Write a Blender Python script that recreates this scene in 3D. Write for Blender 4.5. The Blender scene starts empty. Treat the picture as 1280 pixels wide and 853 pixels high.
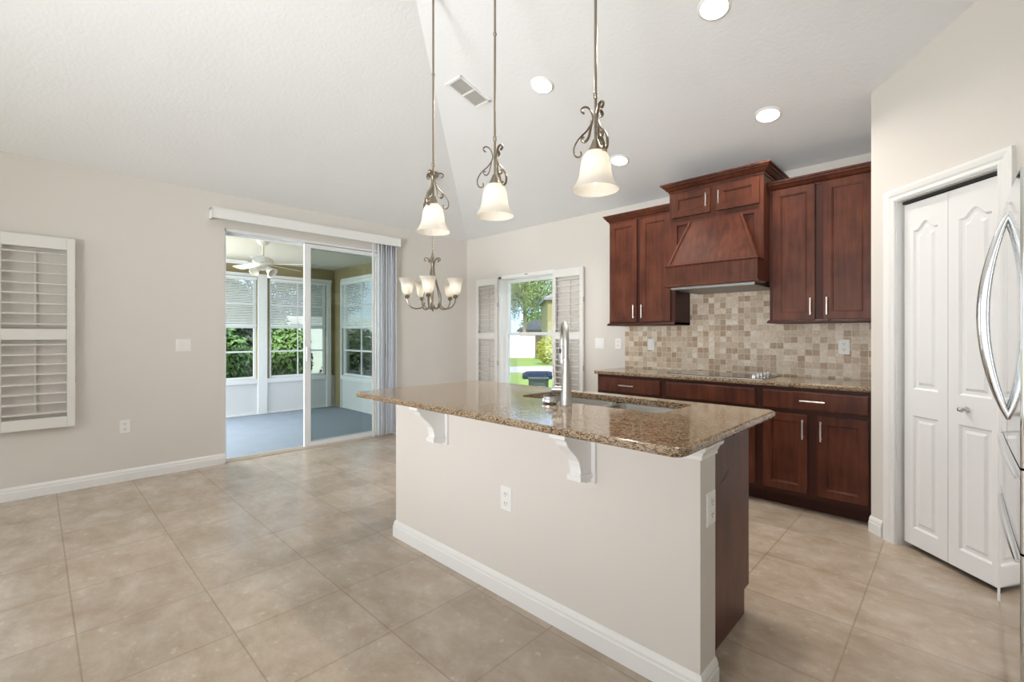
import bpy, bmesh, math, random
from math import sin, cos, pi, radians as R, atan, sqrt
from mathutils import Vector, Matrix
random.seed(7)
S = bpy.context.scene
C = S.collection
V = Vector

# ---------------------------------------------------------------- camera
CAM_H = 1.273
YAW = R(44.055)
cam = bpy.data.cameras.new('camera'); cam_o = bpy.data.objects.new('camera', cam); C.objects.link(cam_o)
cam_o.location = (0, 0, CAM_H); cam_o.rotation_euler = (R(90), 0, YAW)
cam.sensor_width = 36; cam.lens = 577.33 / 1280 * 36; cam.shift_y = -7.28 / 1280
cam.clip_start = 0.05; cam.clip_end = 300
S.camera = cam_o

# ---------------------------------------------------------------- world, sun, exposure
SUN_DIR = V((0.62, -0.55, 0.78)).normalized()      # where the sun stands
world = bpy.data.worlds.new('sky'); S.world = world; world.use_nodes = True
wt = world.node_tree; wt.nodes.clear()
wo = wt.nodes.new('ShaderNodeOutputWorld'); wb = wt.nodes.new('ShaderNodeBackground')
tc = wt.nodes.new('ShaderNodeTexCoord')
dp = wt.nodes.new('ShaderNodeVectorMath'); dp.operation = 'DOT_PRODUCT'
dp.inputs[1].default_value = (0.45, -0.85, 0.25)
mr = wt.nodes.new('ShaderNodeMapRange'); mr.inputs[1].default_value = -0.5; mr.inputs[2].default_value = 0.8
cr = wt.nodes.new('ShaderNodeMix'); cr.data_type = 'RGBA'
cr.inputs[6].default_value = (0.50, 0.72, 1.0, 1); cr.inputs[7].default_value = (1.0, 0.99, 0.98, 1)
wt.links.new(tc.outputs['Generated'], dp.inputs[0]); wt.links.new(dp.outputs['Value'], mr.inputs[0])
wt.links.new(mr.outputs[0], cr.inputs[0]); wt.links.new(cr.outputs[2], wb.inputs[0])
wb.inputs[1].default_value = 2.7
wt.links.new(wb.outputs[0], wo.inputs[0])
sun = bpy.data.lights.new('sun', 'SUN'); sun.energy = 6.5; sun.angle = R(1.5); sun.color = (1, 0.95, 0.86)
sun_o = bpy.data.objects.new('sun', sun); C.objects.link(sun_o)
sun_o.rotation_euler = SUN_DIR.to_track_quat('Z', 'Y').to_euler()
S.view_settings.view_transform = 'Standard'; S.view_settings.look = 'None'
S.view_settings.gamma = 1; S.view_settings.use_curve_mapping = False
S.view_settings.exposure = 0.05
def area(name, loc, size, w, target, color=(1, 1, 1)):
    l = bpy.data.lights.new(name, 'AREA'); l.shape = 'RECTANGLE'; l.size, l.size_y = size; l.energy = w; l.color = color
    o = bpy.data.objects.new(name, l); C.objects.link(o); o.location = loc
    o.rotation_euler = (V(loc) - V(target)).to_track_quat('Z', 'Y').to_euler(); return o
area('rear_fill_light', (-2.2, -4.1, 1.3), (5.6, 2.3), 52, (-2.4, 2.0, 3.4), (0.97, 0.98, 1.0))  # unseen fill panel added behind the camera to brighten the room
area('bounce_fill_light', (-1.9, -2.7, 2.15), (4.0, 1.8), 8, (-1.9, -1.3, 4.0), (0.96, 0.98, 1.0))  # added uplight without a fixture, lifts the ceiling by bounce
far = area('far_ceiling_fill', (-0.2, -3.9, 1.1), (1.6, 1.4), 62, (-3.0, 2.4, 3.5), (0.97, 0.985, 1.0)); far.data.spread = R(65)  # added narrow fill beam that brightens the far ceiling and upper walls
area('porch_window_fill', (-8.0, 0.90, 1.5), (0.9, 1.4), 75, (-4.0, 1.95, 0.0), (0.95, 0.98, 1.0))  # fill lamp added at the hidden porch window to light the nook floor
area('porch_side_fill', (-6.7, -0.55, 1.2), (2.4, 2.0), 62, (-6.7, 3.0, 1.4), (0.90, 0.95, 1.0))  # extra fill lamp added at the open porch side to brighten the porch
CAN_W = 10.0; PEND_W = 1.8; CHAND_W = 3.6

# ---------------------------------------------------------------- materials
def new_mat(name):
    m = bpy.data.materials.new(name); m.use_nodes = True
    nt = m.node_tree; b = nt.nodes['Principled BSDF']
    return m, nt, b
def N(nt, t, **k):
    n = nt.nodes.new(t)
    for a, v in k.items(): setattr(n, a, v)
    return n
def col(c): return (c[0], c[1], c[2], 1)
def plain(name, c, rough=0.5, metal=0.0, bump=0.0, bscale=60, var=0.0, vscale=3, coat=0.0, spec=0.5):
    m, nt, b = new_mat(name)
    b.inputs['Base Color'].default_value = col(c); b.inputs['Roughness'].default_value = rough
    b.inputs['Metallic'].default_value = metal; b.inputs['Coat Weight'].default_value = coat
    b.inputs['Specular IOR Level'].default_value = spec
    geo = N(nt, 'ShaderNodeNewGeometry')
    if var:
        n = N(nt, 'ShaderNodeTexNoise'); n.inputs['Scale'].default_value = vscale; n.inputs['Detail'].default_value = 5
        mx = N(nt, 'ShaderNodeMix', data_type='RGBA')
        mx.inputs[6].default_value = col([x * (1 - var) for x in c]); mx.inputs[7].default_value = col([min(1, x * (1 + var)) for x in c])
        nt.links.new(geo.outputs['Position'], n.inputs['Vector']); nt.links.new(n.outputs['Fac'], mx.inputs[0])
        nt.links.new(mx.outputs[2], b.inputs['Base Color'])
    if bump:
        n = N(nt, 'ShaderNodeTexNoise'); n.inputs['Scale'].default_value = bscale; n.inputs['Detail'].default_value = 3
        bp = N(nt, 'ShaderNodeBump'); bp.inputs['Strength'].default_value = bump; bp.inputs['Distance'].default_value = 0.004
        nt.links.new(geo.outputs['Position'], n.inputs['Vector']); nt.links.new(n.outputs['Fac'], bp.inputs['Height'])
        nt.links.new(bp.outputs['Normal'], b.inputs['Normal'])
    return m
def ramp(nt, stops, interp='LINEAR'):
    r = N(nt, 'ShaderNodeValToRGB'); e = r.color_ramp; e.interpolation = interp
    while len(e.elements) > 1: e.elements.remove(e.elements[-1])
    e.elements[0].position = stops[0][0]; e.elements[0].color = col(stops[0][1])
    for p, c in stops[1:]:
        x = e.elements.new(p); x.color = col(c)
    return r

M = {}
M['wall'] = plain('wall_paint', (0.71, 0.675, 0.632), 0.75, bump=0.12, bscale=90, var=0.012)
M['ceiling'] = plain('ceiling_paint', (0.85, 0.86, 0.875), 0.85, bump=0.38, bscale=42, var=0.02)
M['trim'] = plain('white_trim_paint', (0.83, 0.83, 0.82), 0.35)
M['door'] = plain('white_door_paint', (0.82, 0.82, 0.82), 0.38)
M['shutter'] = plain('shutter_white', (0.78, 0.77, 0.74), 0.4)
M['vinyl'] = plain('white_vinyl', (0.80, 0.82, 0.84), 0.4)
M['plate'] = plain('white_plastic', (0.85, 0.85, 0.83), 0.3)
M['slot'] = plain('dark_slot', (0.05, 0.05, 0.05), 0.6)
M['steel'] = plain('brushed_steel', (0.50, 0.49, 0.47), 0.40, 1.0)
M['fridge'] = plain('fridge_steel', (0.72, 0.73, 0.74), 0.07, 1.0)
M['fridge_side'] = plain('fridge_side_grey', (0.20, 0.18, 0.16), 0.5)
M['gasket'] = plain('dark_gasket', (0.03, 0.03, 0.03), 0.5)
M['chrome'] = plain('polished_handle_steel', (0.75, 0.76, 0.78), 0.15, 1.0)
M['nickel'] = plain('brushed_nickel', (0.30, 0.255, 0.20), 0.30, 1.0)
M['nickel_light'] = plain('satin_nickel_pull', (0.72, 0.70, 0.67), 0.28, 1.0)
M['blackglass'] = plain('black_cooktop_glass', (0.012, 0.012, 0.013), 0.04, coat=0.5)
M['olive'] = plain('olive_paint', (0.30, 0.25, 0.13), 0.8, var=0.05)
M['porch_ceiling'] = plain('porch_ceiling_paint', (0.62, 0.58, 0.48), 0.8, bump=0.3)
M['carpet'] = plain('blue_grey_porch_floor', (0.25, 0.30, 0.365), 0.9, bump=0.3, bscale=200, var=0.12, vscale=4)
M['kneewall'] = plain('porch_knee_panel', (0.70, 0.72, 0.74), 0.5)
M['blind'] = plain('mini_blind_white', (0.85, 0.87, 0.88), 0.5)
M['vane'] = plain('grey_vane', (0.83, 0.84, 0.88), 0.55)
M['fan'] = plain('white_fan_enamel', (0.80, 0.78, 0.72), 0.4)
M['leaf'] = plain('green_leaf', (0.10, 0.20, 0.045), 0.5, var=0.45, vscale=5)
M['leaf_dark'] = plain('dark_leaf', (0.045, 0.075, 0.04), 0.55, var=0.4, vscale=4)
M['leaf_yellow'] = plain('yellow_green_leaf', (0.27, 0.30, 0.025), 0.5, var=0.35, vscale=2)
M['leaf_tree'] = plain('tree_leaf', (0.20, 0.29, 0.10), 0.5, var=0.45, vscale=0.8)
M['bark'] = plain('bark', (0.34, 0.29, 0.22), 0.9, var=0.2)
M['grass'] = plain('lawn_grass', (0.17, 0.26, 0.05), 0.95, var=0.25, vscale=1.2, bump=0.4, bscale=30)
M['mulch'] = plain('mulch_bed', (0.17, 0.12, 0.09), 0.95, var=0.3, vscale=9)
M['road'] = plain('road_asphalt', (0.36, 0.37, 0.39), 0.9, var=0.08)
M['fence'] = plain('white_fence_vinyl', (0.86, 0.86, 0.86), 0.5)
M['stucco_olive'] = plain('olive_siding', (0.19, 0.18, 0.08), 0.8, var=0.06)
M['shingle'] = plain('grey_shingle', (0.17, 0.17, 0.19), 0.9, var=0.15, vscale=8)
M['brick'] = plain('brown_wall', (0.26, 0.20, 0.12), 0.9, var=0.3, vscale=5)
M['sink'] = plain('satin_sink_steel', (0.36, 0.35, 0.33), 0.33, 1.0)
M['vent_grey'] = plain('vent_backing_grey', (0.35, 0.34, 0.32), 0.8)
M['utility'] = plain('utility_green', (0.008, 0.022, 0.019), 0.6, var=0.15)
M['dark_blue'] = plain('dark_blue_matte', (0.010, 0.018, 0.04), 0.8, var=0.2, spec=0.1)
M['threshold'] = plain('beige_threshold', (0.62, 0.56, 0.48), 0.5)

def mat_wood():
    m, nt, b = new_mat('cherry_stained_maple')
    g = N(nt, 'ShaderNodeNewGeometry'); mp = N(nt, 'ShaderNodeMapping'); mp.inputs['Scale'].default_value = (22, 22, 2.0)
    n1 = N(nt, 'ShaderNodeTexNoise'); n1.inputs['Scale'].default_value = 1.6; n1.inputs['Detail'].default_value = 6
    n2 = N(nt, 'ShaderNodeTexNoise'); n2.inputs['Scale'].default_value = 5; n2.inputs['Detail'].default_value = 3
    nt.links.new(g.outputs['Position'], mp.inputs[0]); nt.links.new(mp.outputs[0], n1.inputs['Vector']); nt.links.new(g.outputs['Position'], n2.inputs['Vector'])
    a = N(nt, 'ShaderNodeMath', operation='ADD'); nt.links.new(n1.outputs['Fac'], a.inputs[0]); nt.links.new(n2.outputs['Fac'], a.inputs[1])
    r = ramp(nt, [(0.35, (0.055, 0.014, 0.008)), (0.5, (0.092, 0.026, 0.013)), (0.68, (0.135, 0.042, 0.021))])
    h = N(nt, 'ShaderNodeMath', operation='MULTIPLY'); h.inputs[1].default_value = 0.5; nt.links.new(a.outputs[0], h.inputs[0])
    nt.links.new(h.outputs[0], r.inputs[0]); nt.links.new(r.outputs[0], b.inputs['Base Color'])
    b.inputs['Roughness'].default_value = 0.36; b.inputs['Specular IOR Level'].default_value = 0.28
    return m
M['wood'] = mat_wood()
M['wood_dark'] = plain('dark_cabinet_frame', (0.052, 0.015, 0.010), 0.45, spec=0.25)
M['liner'] = plain('hood_liner_steel', (0.30, 0.30, 0.30), 0.45, 1.0)

def mat_granite():
    m, nt, b = new_mat('speckled_granite')
    g = N(nt, 'ShaderNodeNewGeometry')
    mp = N(nt, 'ShaderNodeMapping'); mp.inputs['Rotation'].default_value = (0.3, 0.2, 0.7); mp.inputs['Scale'].default_value = (0.55, 1.2, 1.0)
    v = N(nt, 'ShaderNodeTexVoronoi'); v.inputs['Scale'].default_value = 250
    n = N(nt, 'ShaderNodeTexNoise'); n.inputs['Scale'].default_value = 14; n.inputs['Detail'].default_value = 8; n.inputs['Roughness'].default_value = 0.7
    nt.links.new(g.outputs['Position'], mp.inputs[0]); nt.links.new(mp.outputs[0], v.inputs['Vector']); nt.links.new(g.outputs['Position'], n.inputs['Vector'])
    sp = N(nt, 'ShaderNodeSeparateColor'); nt.links.new(v.outputs['Color'], sp.inputs[0])
    a = N(nt, 'ShaderNodeMath', operation='MULTIPLY_ADD'); a.inputs[1].default_value = 0.55; nt.links.new(sp.outputs[0], a.inputs[0])
    c = N(nt, 'ShaderNodeMath', operation='MULTIPLY'); c.inputs[1].default_value = 0.55; nt.links.new(n.outputs['Fac'], c.inputs[0]); nt.links.new(c.outputs[0], a.inputs[2])
    r = ramp(nt, [(0.0, (0.02, 0.013, 0.01)), (0.30, (0.07, 0.04, 0.022)), (0.42, (0.18, 0.108, 0.056)), (0.56, (0.29, 0.195, 0.115)), (0.72, (0.39, 0.305, 0.205)), (0.9, (0.30, 0.26, 0.22))])
    nt.links.new(a.outputs[0], r.inputs[0]); nt.links.new(r.outputs[0], b.inputs['Base Color'])
    b.inputs['Roughness'].default_value = 0.09; b.inputs['Specular IOR Level'].default_value = 0.75
    return m
M['granite'] = mat_granite()

def mat_floor():
    m, nt, b = new_mat('travertine_floor_tile')
    g = N(nt, 'ShaderNodeNewGeometry')
    mp = N(nt, 'ShaderNodeMapping'); T = 0.4725
    mp.inputs['Location'].default_value = (1.75 + T * 40, -0.122 + T * 40, 0)
    br = N(nt, 'ShaderNodeTexBrick'); br.offset = 0.0; br.squash = 1.0
    br.inputs['Scale'].default_value = 1; br.inputs['Brick Width'].default_value = T; br.inputs['Row Height'].default_value = T
    br.inputs['Mortar Size'].default_value = 0.0035; br.inputs['Mortar Smooth'].default_value = 0.1
    br.inputs['Color1'].default_value = (0.85, 0.85, 0.85, 1); br.inputs['Color2'].default_value = (1.0, 1.0, 1.0, 1); br.inputs['Mortar'].default_value = (0.70, 0.67, 0.64, 1)
    nt.links.new(g.outputs['Position'], mp.inputs[0]); nt.links.new(mp.outputs[0], br.inputs['Vector'])
    m2 = N(nt, 'ShaderNodeMapping'); m2.inputs['Scale'].default_value = (1.0, 1.45, 1)
    nt.links.new(g.outputs['Position'], m2.inputs[0])
    n1 = N(nt, 'ShaderNodeTexNoise'); n1.inputs['Scale'].default_value = 3.4; n1.inputs['Detail'].default_value = 12; n1.inputs['Roughness'].default_value = 0.74; n1.inputs['Distortion'].default_value = 0.25
    nt.links.new(m2.outputs[0], n1.inputs['Vector'])
    r = ramp(nt, [(0.28, (0.36, 0.275, 0.20)), (0.46, (0.48, 0.385, 0.295)), (0.60, (0.56, 0.465, 0.375)), (0.70, (0.64, 0.56, 0.475)), (0.8, (0.75, 0.69, 0.62))])
    nt.links.new(n1.outputs['Fac'], r.inputs[0])
    mx = N(nt, 'ShaderNodeMix', data_type='RGBA', blend_type='MULTIPLY'); mx.inputs[0].default_value = 1
    n3 = N(nt, 'ShaderNodeTexNoise'); n3.inputs['Scale'].default_value = 16; n3.inputs['Detail'].default_value = 8; n3.inputs['Roughness'].default_value = 0.7
    nt.links.new(g.outputs['Position'], n3.inputs['Vector']); fl = ramp(nt, [(0.58, (0, 0, 0)), (0.72, (0.55, 0.55, 0.55))]); nt.links.new(n3.outputs['Fac'], fl.inputs[0])
    m4 = N(nt, 'ShaderNodeMix', data_type='RGBA'); m4.inputs[7].default_value = (0.78, 0.71, 0.62, 1)
    nt.links.new(fl.outputs[0], m4.inputs[0]); nt.links.new(r.outputs[0], m4.inputs[6])
    nt.links.new(m4.outputs[2], mx.inputs[6]); nt.links.new(br.outputs['Color'], mx.inputs[7]); nt.links.new(mx.outputs[2], b.inputs['Base Color'])
    b.inputs['Roughness'].default_value = 0.27; b.inputs['Specular IOR Level'].default_value = 0.9
    bp = N(nt, 'ShaderNodeBump'); bp.invert = True; bp.inputs['Strength'].default_value = 0.5; bp.inputs['Distance'].default_value = 0.002
    nt.links.new(br.outputs['Fac'], bp.inputs['Height']); nt.links.new(bp.outputs['Normal'], b.inputs['Normal'])
    return m
M['floor'] = mat_floor()

def mat_splash():
    m, nt, b = new_mat('tumbled_mosaic_tile')
    g = N(nt, 'ShaderNodeNewGeometry'); sx = N(nt, 'ShaderNodeSeparateXYZ'); cx = N(nt, 'ShaderNodeCombineXYZ')
    nt.links.new(g.outputs['Position'], sx.inputs[0])
    ax = N(nt, 'ShaderNodeMath', operation='ADD'); ax.inputs[1].default_value = 10.0
    nt.links.new(sx.outputs['X'], ax.inputs[0]); nt.links.new(ax.outputs[0], cx.inputs[0]); nt.links.new(sx.outputs['Z'], cx.inputs[1])
    T = 0.0525
    br = N(nt, 'ShaderNodeTexBrick'); br.offset = 0.0; br.squash = 1.0
    br.inputs['Scale'].default_value = 1; br.inputs['Brick Width'].default_value = T; br.inputs['Row Height'].default_value = T
    br.inputs['Mortar Size'].default_value = 0.0022; br.inputs['Mortar Smooth'].default_value = 0.2
    br.inputs['Color1'].default_value = (0, 0, 0, 1); br.inputs['Color2'].default_value = (1, 1, 1, 1); br.inputs['Mortar'].default_value = (0.85, 0.85, 0.85, 1)
    nt.links.new(cx.outputs[0], br.inputs['Vector'])
    r = ramp(nt, [(0.0, (0.42, 0.29, 0.185)), (0.25, (0.54, 0.41, 0.29)), (0.55, (0.67, 0.55, 0.42)), (0.85, (0.76, 0.66, 0.54)), (1.0, (0.82, 0.74, 0.63))])
    nt.links.new(br.outputs['Color'], r.inputs[0])
    n = N(nt, 'ShaderNodeTexNoise'); n.inputs['Scale'].default_value = 45; n.inputs['Detail'].default_value = 5
    nt.links.new(g.outputs['Position'], n.inputs['Vector'])
    nr = ramp(nt, [(0.3, (0.82, 0.82, 0.82)), (0.7, (1.08, 1.08, 1.08))]); nt.links.new(n.outputs['Fac'], nr.inputs[0])
    mx = N(nt, 'ShaderNodeMix', data_type='RGBA', blend_type='MULTIPLY'); mx.inputs[0].default_value = 1
    nt.links.new(r.outputs[0], mx.inputs[6]); nt.links.new(nr.outputs[0], mx.inputs[7]); nt.links.new(mx.outputs[2], b.inputs['Base Color'])
    b.inputs['Roughness'].default_value = 0.42
    bp = N(nt, 'ShaderNodeBump'); bp.invert = True; bp.inputs['Strength'].default_value = 0.6; bp.inputs['Distance'].default_value = 0.003
    nt.links.new(br.outputs['Fac'], bp.inputs['Height']); nt.links.new(bp.outputs['Normal'], b.inputs['Normal'])
    return m
M['splash'] = mat_splash()

def mat_glass(name, tint, refl=1.0):
    m = bpy.data.materials.new(name); m.use_nodes = True; nt = m.node_tree; nt.nodes.clear()
    o = N(nt, 'ShaderNodeOutputMaterial'); t = N(nt, 'ShaderNodeBsdfTransparent'); t.inputs[0].default_value = col(tint)
    gl = N(nt, 'ShaderNodeBsdfGlossy'); gl.inputs['Roughness'].default_value = 0.01
    fr = N(nt, 'ShaderNodeFresnel'); fr.inputs[0].default_value = 1.45
    mm = N(nt, 'ShaderNodeMath', operation='MULTIPLY'); mm.inputs[1].default_value = refl
    ms = N(nt, 'ShaderNodeMixShader')
    nt.links.new(fr.outputs[0], mm.inputs[0]); nt.links.new(mm.outputs[0], ms.inputs[0]); nt.links.new(t.outputs[0], ms.inputs[1]); nt.links.new(gl.outputs[0], ms.inputs[2]); nt.links.new(ms.outputs[0], o.inputs[0])
    return m
M['glass'] = mat_glass('clear_window_glass', (0.97, 0.98, 0.98), 0.5)
M['glass_tint'] = mat_glass('tinted_door_glass', (0.83, 0.855, 0.845), 0.6)

def mat_frost():
    m = bpy.data.materials.new('frosted_shade_glass'); m.use_nodes = True; nt = m.node_tree; nt.nodes.clear()
    o = N(nt, 'ShaderNodeOutputMaterial'); t = N(nt, 'ShaderNodeBsdfTranslucent'); t.inputs[0].default_value = (0.88, 0.85, 0.80, 1)
    d = N(nt, 'ShaderNodeBsdfDiffuse'); d.inputs[0].default_value = (0.80, 0.78, 0.74, 1)
    gl = N(nt, 'ShaderNodeBsdfGlossy'); gl.inputs['Roughness'].default_value = 0.25
    a = N(nt, 'ShaderNodeMixShader'); a.inputs[0].default_value = 0.45; c = N(nt, 'ShaderNodeMixShader'); c.inputs[0].default_value = 0.05
    nt.links.new(t.outputs[0], a.inputs[1]); nt.links.new(d.outputs[0], a.inputs[2]); nt.links.new(a.outputs[0], c.inputs[1]); nt.links.new(gl.outputs[0], c.inputs[2]); nt.links.new(c.outputs[0], o.inputs[0])
    return m
M['frost'] = mat_frost()
def mat_emit(name, c, s):
    m, nt, b = new_mat(name); b.inputs['Base Color'].default_value = col(c)
    b.inputs['Emission Color'].default_value = col(c); b.inputs['Emission Strength'].default_value = s
    return m
M['lamp'] = mat_emit('recessed_lamp_glow', (1, 0.96, 0.88), 4.0)
M['bulb'] = mat_emit('bulb_glow', (1, 0.93, 0.80), 6.0)

# ---------------------------------------------------------------- mesh helpers
def box(bm, x0, x1, y0, y1, z0, z1, bev=0.0, mat=None):
    vs = [bm.verts.new(p) for p in ((x0,y0,z0),(x1,y0,z0),(x1,y1,z0),(x0,y1,z0),(x0,y0,z1),(x1,y0,z1),(x1,y1,z1),(x0,y1,z1))]
    if mat is not None:
        for v in vs: v.co = mat @ v.co
    fs = [bm.faces.new([vs[i] for i in f]) for f in ((3,2,1,0),(4,5,6,7),(0,1,5,4),(1,2,6,5),(2,3,7,6),(3,0,4,7))]
    if bev:
        es = list({e for f in fs for e in f.edges})
        bmesh.ops.bevel(bm, geom=es, offset=bev, segments=2, profile=0.6, affect='EDGES', clamp_overlap=True)
def loft(bm, rings, cap=True, closed=False):
    L = [[bm.verts.new(p) for p in r] for r in rings]; n = len(L[0])
    pairs = list(zip(L, L[1:])) + ([(L[-1], L[0])] if closed else [])
    for a, b in pairs:
        for i in range(n): bm.faces.new((a[i], a[(i+1) % n], b[(i+1) % n], b[i]))
    if cap and not closed:
        bm.faces.new(L[0][::-1]); bm.faces.new(L[-1])
def rect_ring(x0, x1, y0, y1, z): return [(x0,y0,z),(x1,y0,z),(x1,y1,z),(x0,y1,z)]
def lathe(bm, prof, c=(0,0,0), seg=28, closed=False, mat=None):
    rings = []
    for r, z in prof:
        rings.append([((c[0] + max(r, 1e-4) * cos(2*pi*k/seg)), (c[1] + max(r, 1e-4) * sin(2*pi*k/seg)), c[2] + z) for k in range(seg)])
    if mat is not None: rings = [[tuple(mat @ V(p)) for p in r] for r in rings]
    loft(bm, rings, cap=not closed, closed=closed)
def tube(bm, pts, rad, seg=8, flat=None):
    pts = [V(p) for p in pts]; n = len(pts); up = V((0, 0, 1)); rings = []
    t0 = (pts[1] - pts[0]).normalized()
    if abs(t0.dot(up)) > 0.95: up = V((0.3, 1, 0.1)).normalized()
    u = t0.cross(up).normalized()
    for i in range(n):
        t = (pts[min(i+1, n-1)] - pts[max(i-1, 0)]).normalized()
        u = (u - t * u.dot(t)).normalized(); w = t.cross(u)
        r = rad[i] if isinstance(rad, (list, tuple)) else rad
        rw = r if flat is None else r * flat
        rings.append([tuple(pts[i] + u * (r * cos(2*pi*k/seg)) + w * (rw * sin(2*pi*k/seg))) for k in range(seg)])
    loft(bm, rings)
def prism(bm, poly, axis, a, b, mat=None):
    def p3(p, t):
        q = {'x': (t, p[0], p[1]), 'y': (p[0], t, p[1]), 'z': (p[0], p[1], t)}[axis]
        return tuple(mat @ V(q)) if mat is not None else q
    loft(bm, [[p3(p, a) for p in poly], [p3(p, b) for p in poly]])
def cyl(bm, c0, c1, r, seg=16, r2=None): tube(bm, [c0, c1], [r, r if r2 is None else r2], seg)
def smooth_path(pts, k=6):
    pts = [V(p) for p in pts]; out = []
    for i in range(len(pts) - 1):
        p0, p1, p2, p3 = pts[max(i-1, 0)], pts[i], pts[i+1], pts[min(i+2, len(pts)-1)]
        for j in range(k):
            t = j / k
            out.append(0.5 * ((2*p1) + (p2-p0)*t + (2*p0-5*p1+4*p2-p3)*t*t + (3*p1-p0-3*p2+p3)*t*t*t))
    return out + [pts[-1]]
def rrect(x0, x1, y0, y1, r, z, seg=6):
    pts = []
    for cx, cy, a0 in ((x1-r, y0+r, -90), (x1-r, y1-r, 0), (x0+r, y1-r, 90), (x0+r, y0+r, 180)):
        for k in range(seg + 1):
            a = R(a0 + 90 * k / seg); pts.append((cx + r*cos(a), cy + r*sin(a), z))
    return pts
BM = bmesh.new
def wloc(o):
    p = V((0, 0, 0))
    while o is not None:
        p += o.location; o = o.parent
    return p
def obj(name, bm, m, parent=None, smooth=False, local=False):
    """one mesh object; bm is in world coordinates unless local"""
    bmesh.ops.recalc_face_normals(bm, faces=bm.faces)
    if parent is not None and not local: bmesh.ops.translate(bm, verts=bm.verts, vec=-wloc(parent))
    me = bpy.data.meshes.new(name); bm.to_mesh(me); bm.free()
    if smooth:
        for p in me.polygons: p.use_smooth = True
        try: me.set_sharp_from_angle(angle=R(40))
        except Exception: pass
    me.materials.append(M[m] if isinstance(m, str) else m)
    o = bpy.data.objects.new(name, me); C.objects.link(o)
    if parent is not None: o.parent = parent
    return o
def solo(name, bm, m, loc, label, cat, group=None, smooth=False, kind=None):
    """a thing that is one mesh, origin at loc"""
    bmesh.ops.translate(bm, verts=bm.verts, vec=-V(loc))
    o = obj(name, bm, m, smooth=smooth); o.location = loc
    tag(o, label, cat, group, kind); return o
def tag(o, label=None, cat=None, group=None, kind=None):
    if label: o['label'] = label
    if cat: o['category'] = cat
    if group: o['group'] = group
    if kind: o['kind'] = kind
    return o
def thing(name, loc, label, cat, group=None, rot=(0,0,0)):
    o = bpy.data.objects.new(name, None); C.objects.link(o); o.location = loc; o.rotation_euler = rot
    o.empty_display_size = 0.1
    return tag(o, label, cat, group)
def struct(name, bm, m, parent=None, smooth=False):
    o = obj(name, bm, m, parent, smooth)
    if parent is None: o['kind'] = 'structure'
    return o
def copy_tree(o, parent=None):
    c = o.copy(); C.objects.link(c); c.parent = parent
    for ch in list(o.children): copy_tree(ch, c)
    return c
def dup(o, loc, label, rz=None):
    c = copy_tree(o); c.location = loc; c['label'] = label
    if rz is not None: c.rotation_euler = (c.rotation_euler[0], c.rotation_euler[1], rz)
    return c

# ---------------------------------------------------------------- the room
XA, YK, HC, SL, ZTOP = -5.235, 4.453, 2.672, 0.25, 3.62
def ceil_z(x, y): return min(HC + SL * (YK - y), HC + SL * (x - XA), ZTOP)
XR, YB = 1.0, -4.2       # right wall, rear edge of the modelled room

bm = BM(); box(bm, XA - 0.15, XR + 0.15, YB, YK + 0.15, -0.12, 0.0); struct('floor', bm, 'floor')

bm = BM()
dz = ZTOP - HC; k = dz / SL
def cpoly(pts):
    lo = [bm.verts.new(p) for p in pts]; hi = [bm.verts.new((p[0], p[1], p[2] + 0.12)) for p in pts]
    bm.faces.new(lo[::-1]); bm.faces.new(hi)
    for i in range(len(pts)):
        j = (i + 1) % len(pts); bm.faces.new((lo[i], lo[j], hi[j], hi[i]))
cpoly([(XA, YK, HC), (XR, YK, HC), (XR, YK - k, ZTOP), (XA + k, YK - k, ZTOP)])
cpoly([(XA, YB, HC), (XA, YK, HC), (XA + k, YK - k, ZTOP), (XA + k, YB, ZTOP)])
cpoly([(XA + k, YB, ZTOP), (XA + k, YK - k, ZTOP), (XR, YK - k, ZTOP), (XR, YB, ZTOP)])
struct('ceiling', bm, 'ceiling')

# wall with the sliding door (runs along y), opening and a window further along, out of frame
SY0, SY1, SZ = 1.312, 3.20, 2.335
bm = BM(); x0, x1 = XA - 0.15, XA
box(bm, x0, x1, SY1, YK + 0.15, 0, HC + 0.02); box(bm, x0, x1, SY0, SY1, SZ, HC + 0.02)
box(bm, x0, x1, -0.23, SY0, 0, HC + 0.02)
box(bm, x0, x1, -1.16, -0.23, 0, 0.56); box(bm, x0, x1, -1.16, -0.23, 2.05, HC + 0.02)
box(bm, x0, x1, YB, -1.16, 0, HC + 0.02)
struct('wall_left', bm, 'wall')
# window wall / kitchen wall (runs along x)
WX0, WX1, WZ0, WZ1 = -4.50, -3.57, 0.50, 2.045
bm = BM(); y0, y1 = YK, YK + 0.15
box(bm, XA, WX0, y0, y1, 0, HC + 0.02); box(bm, WX0, WX1, y0, y1, 0, WZ0); box(bm, WX0, WX1, y0, y1, WZ1, HC + 0.02)
box(bm, WX1, XR + 0.15, y0, y1, 0, HC + 0.02)
struct('wall_kitchen', bm, 'wall')
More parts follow.
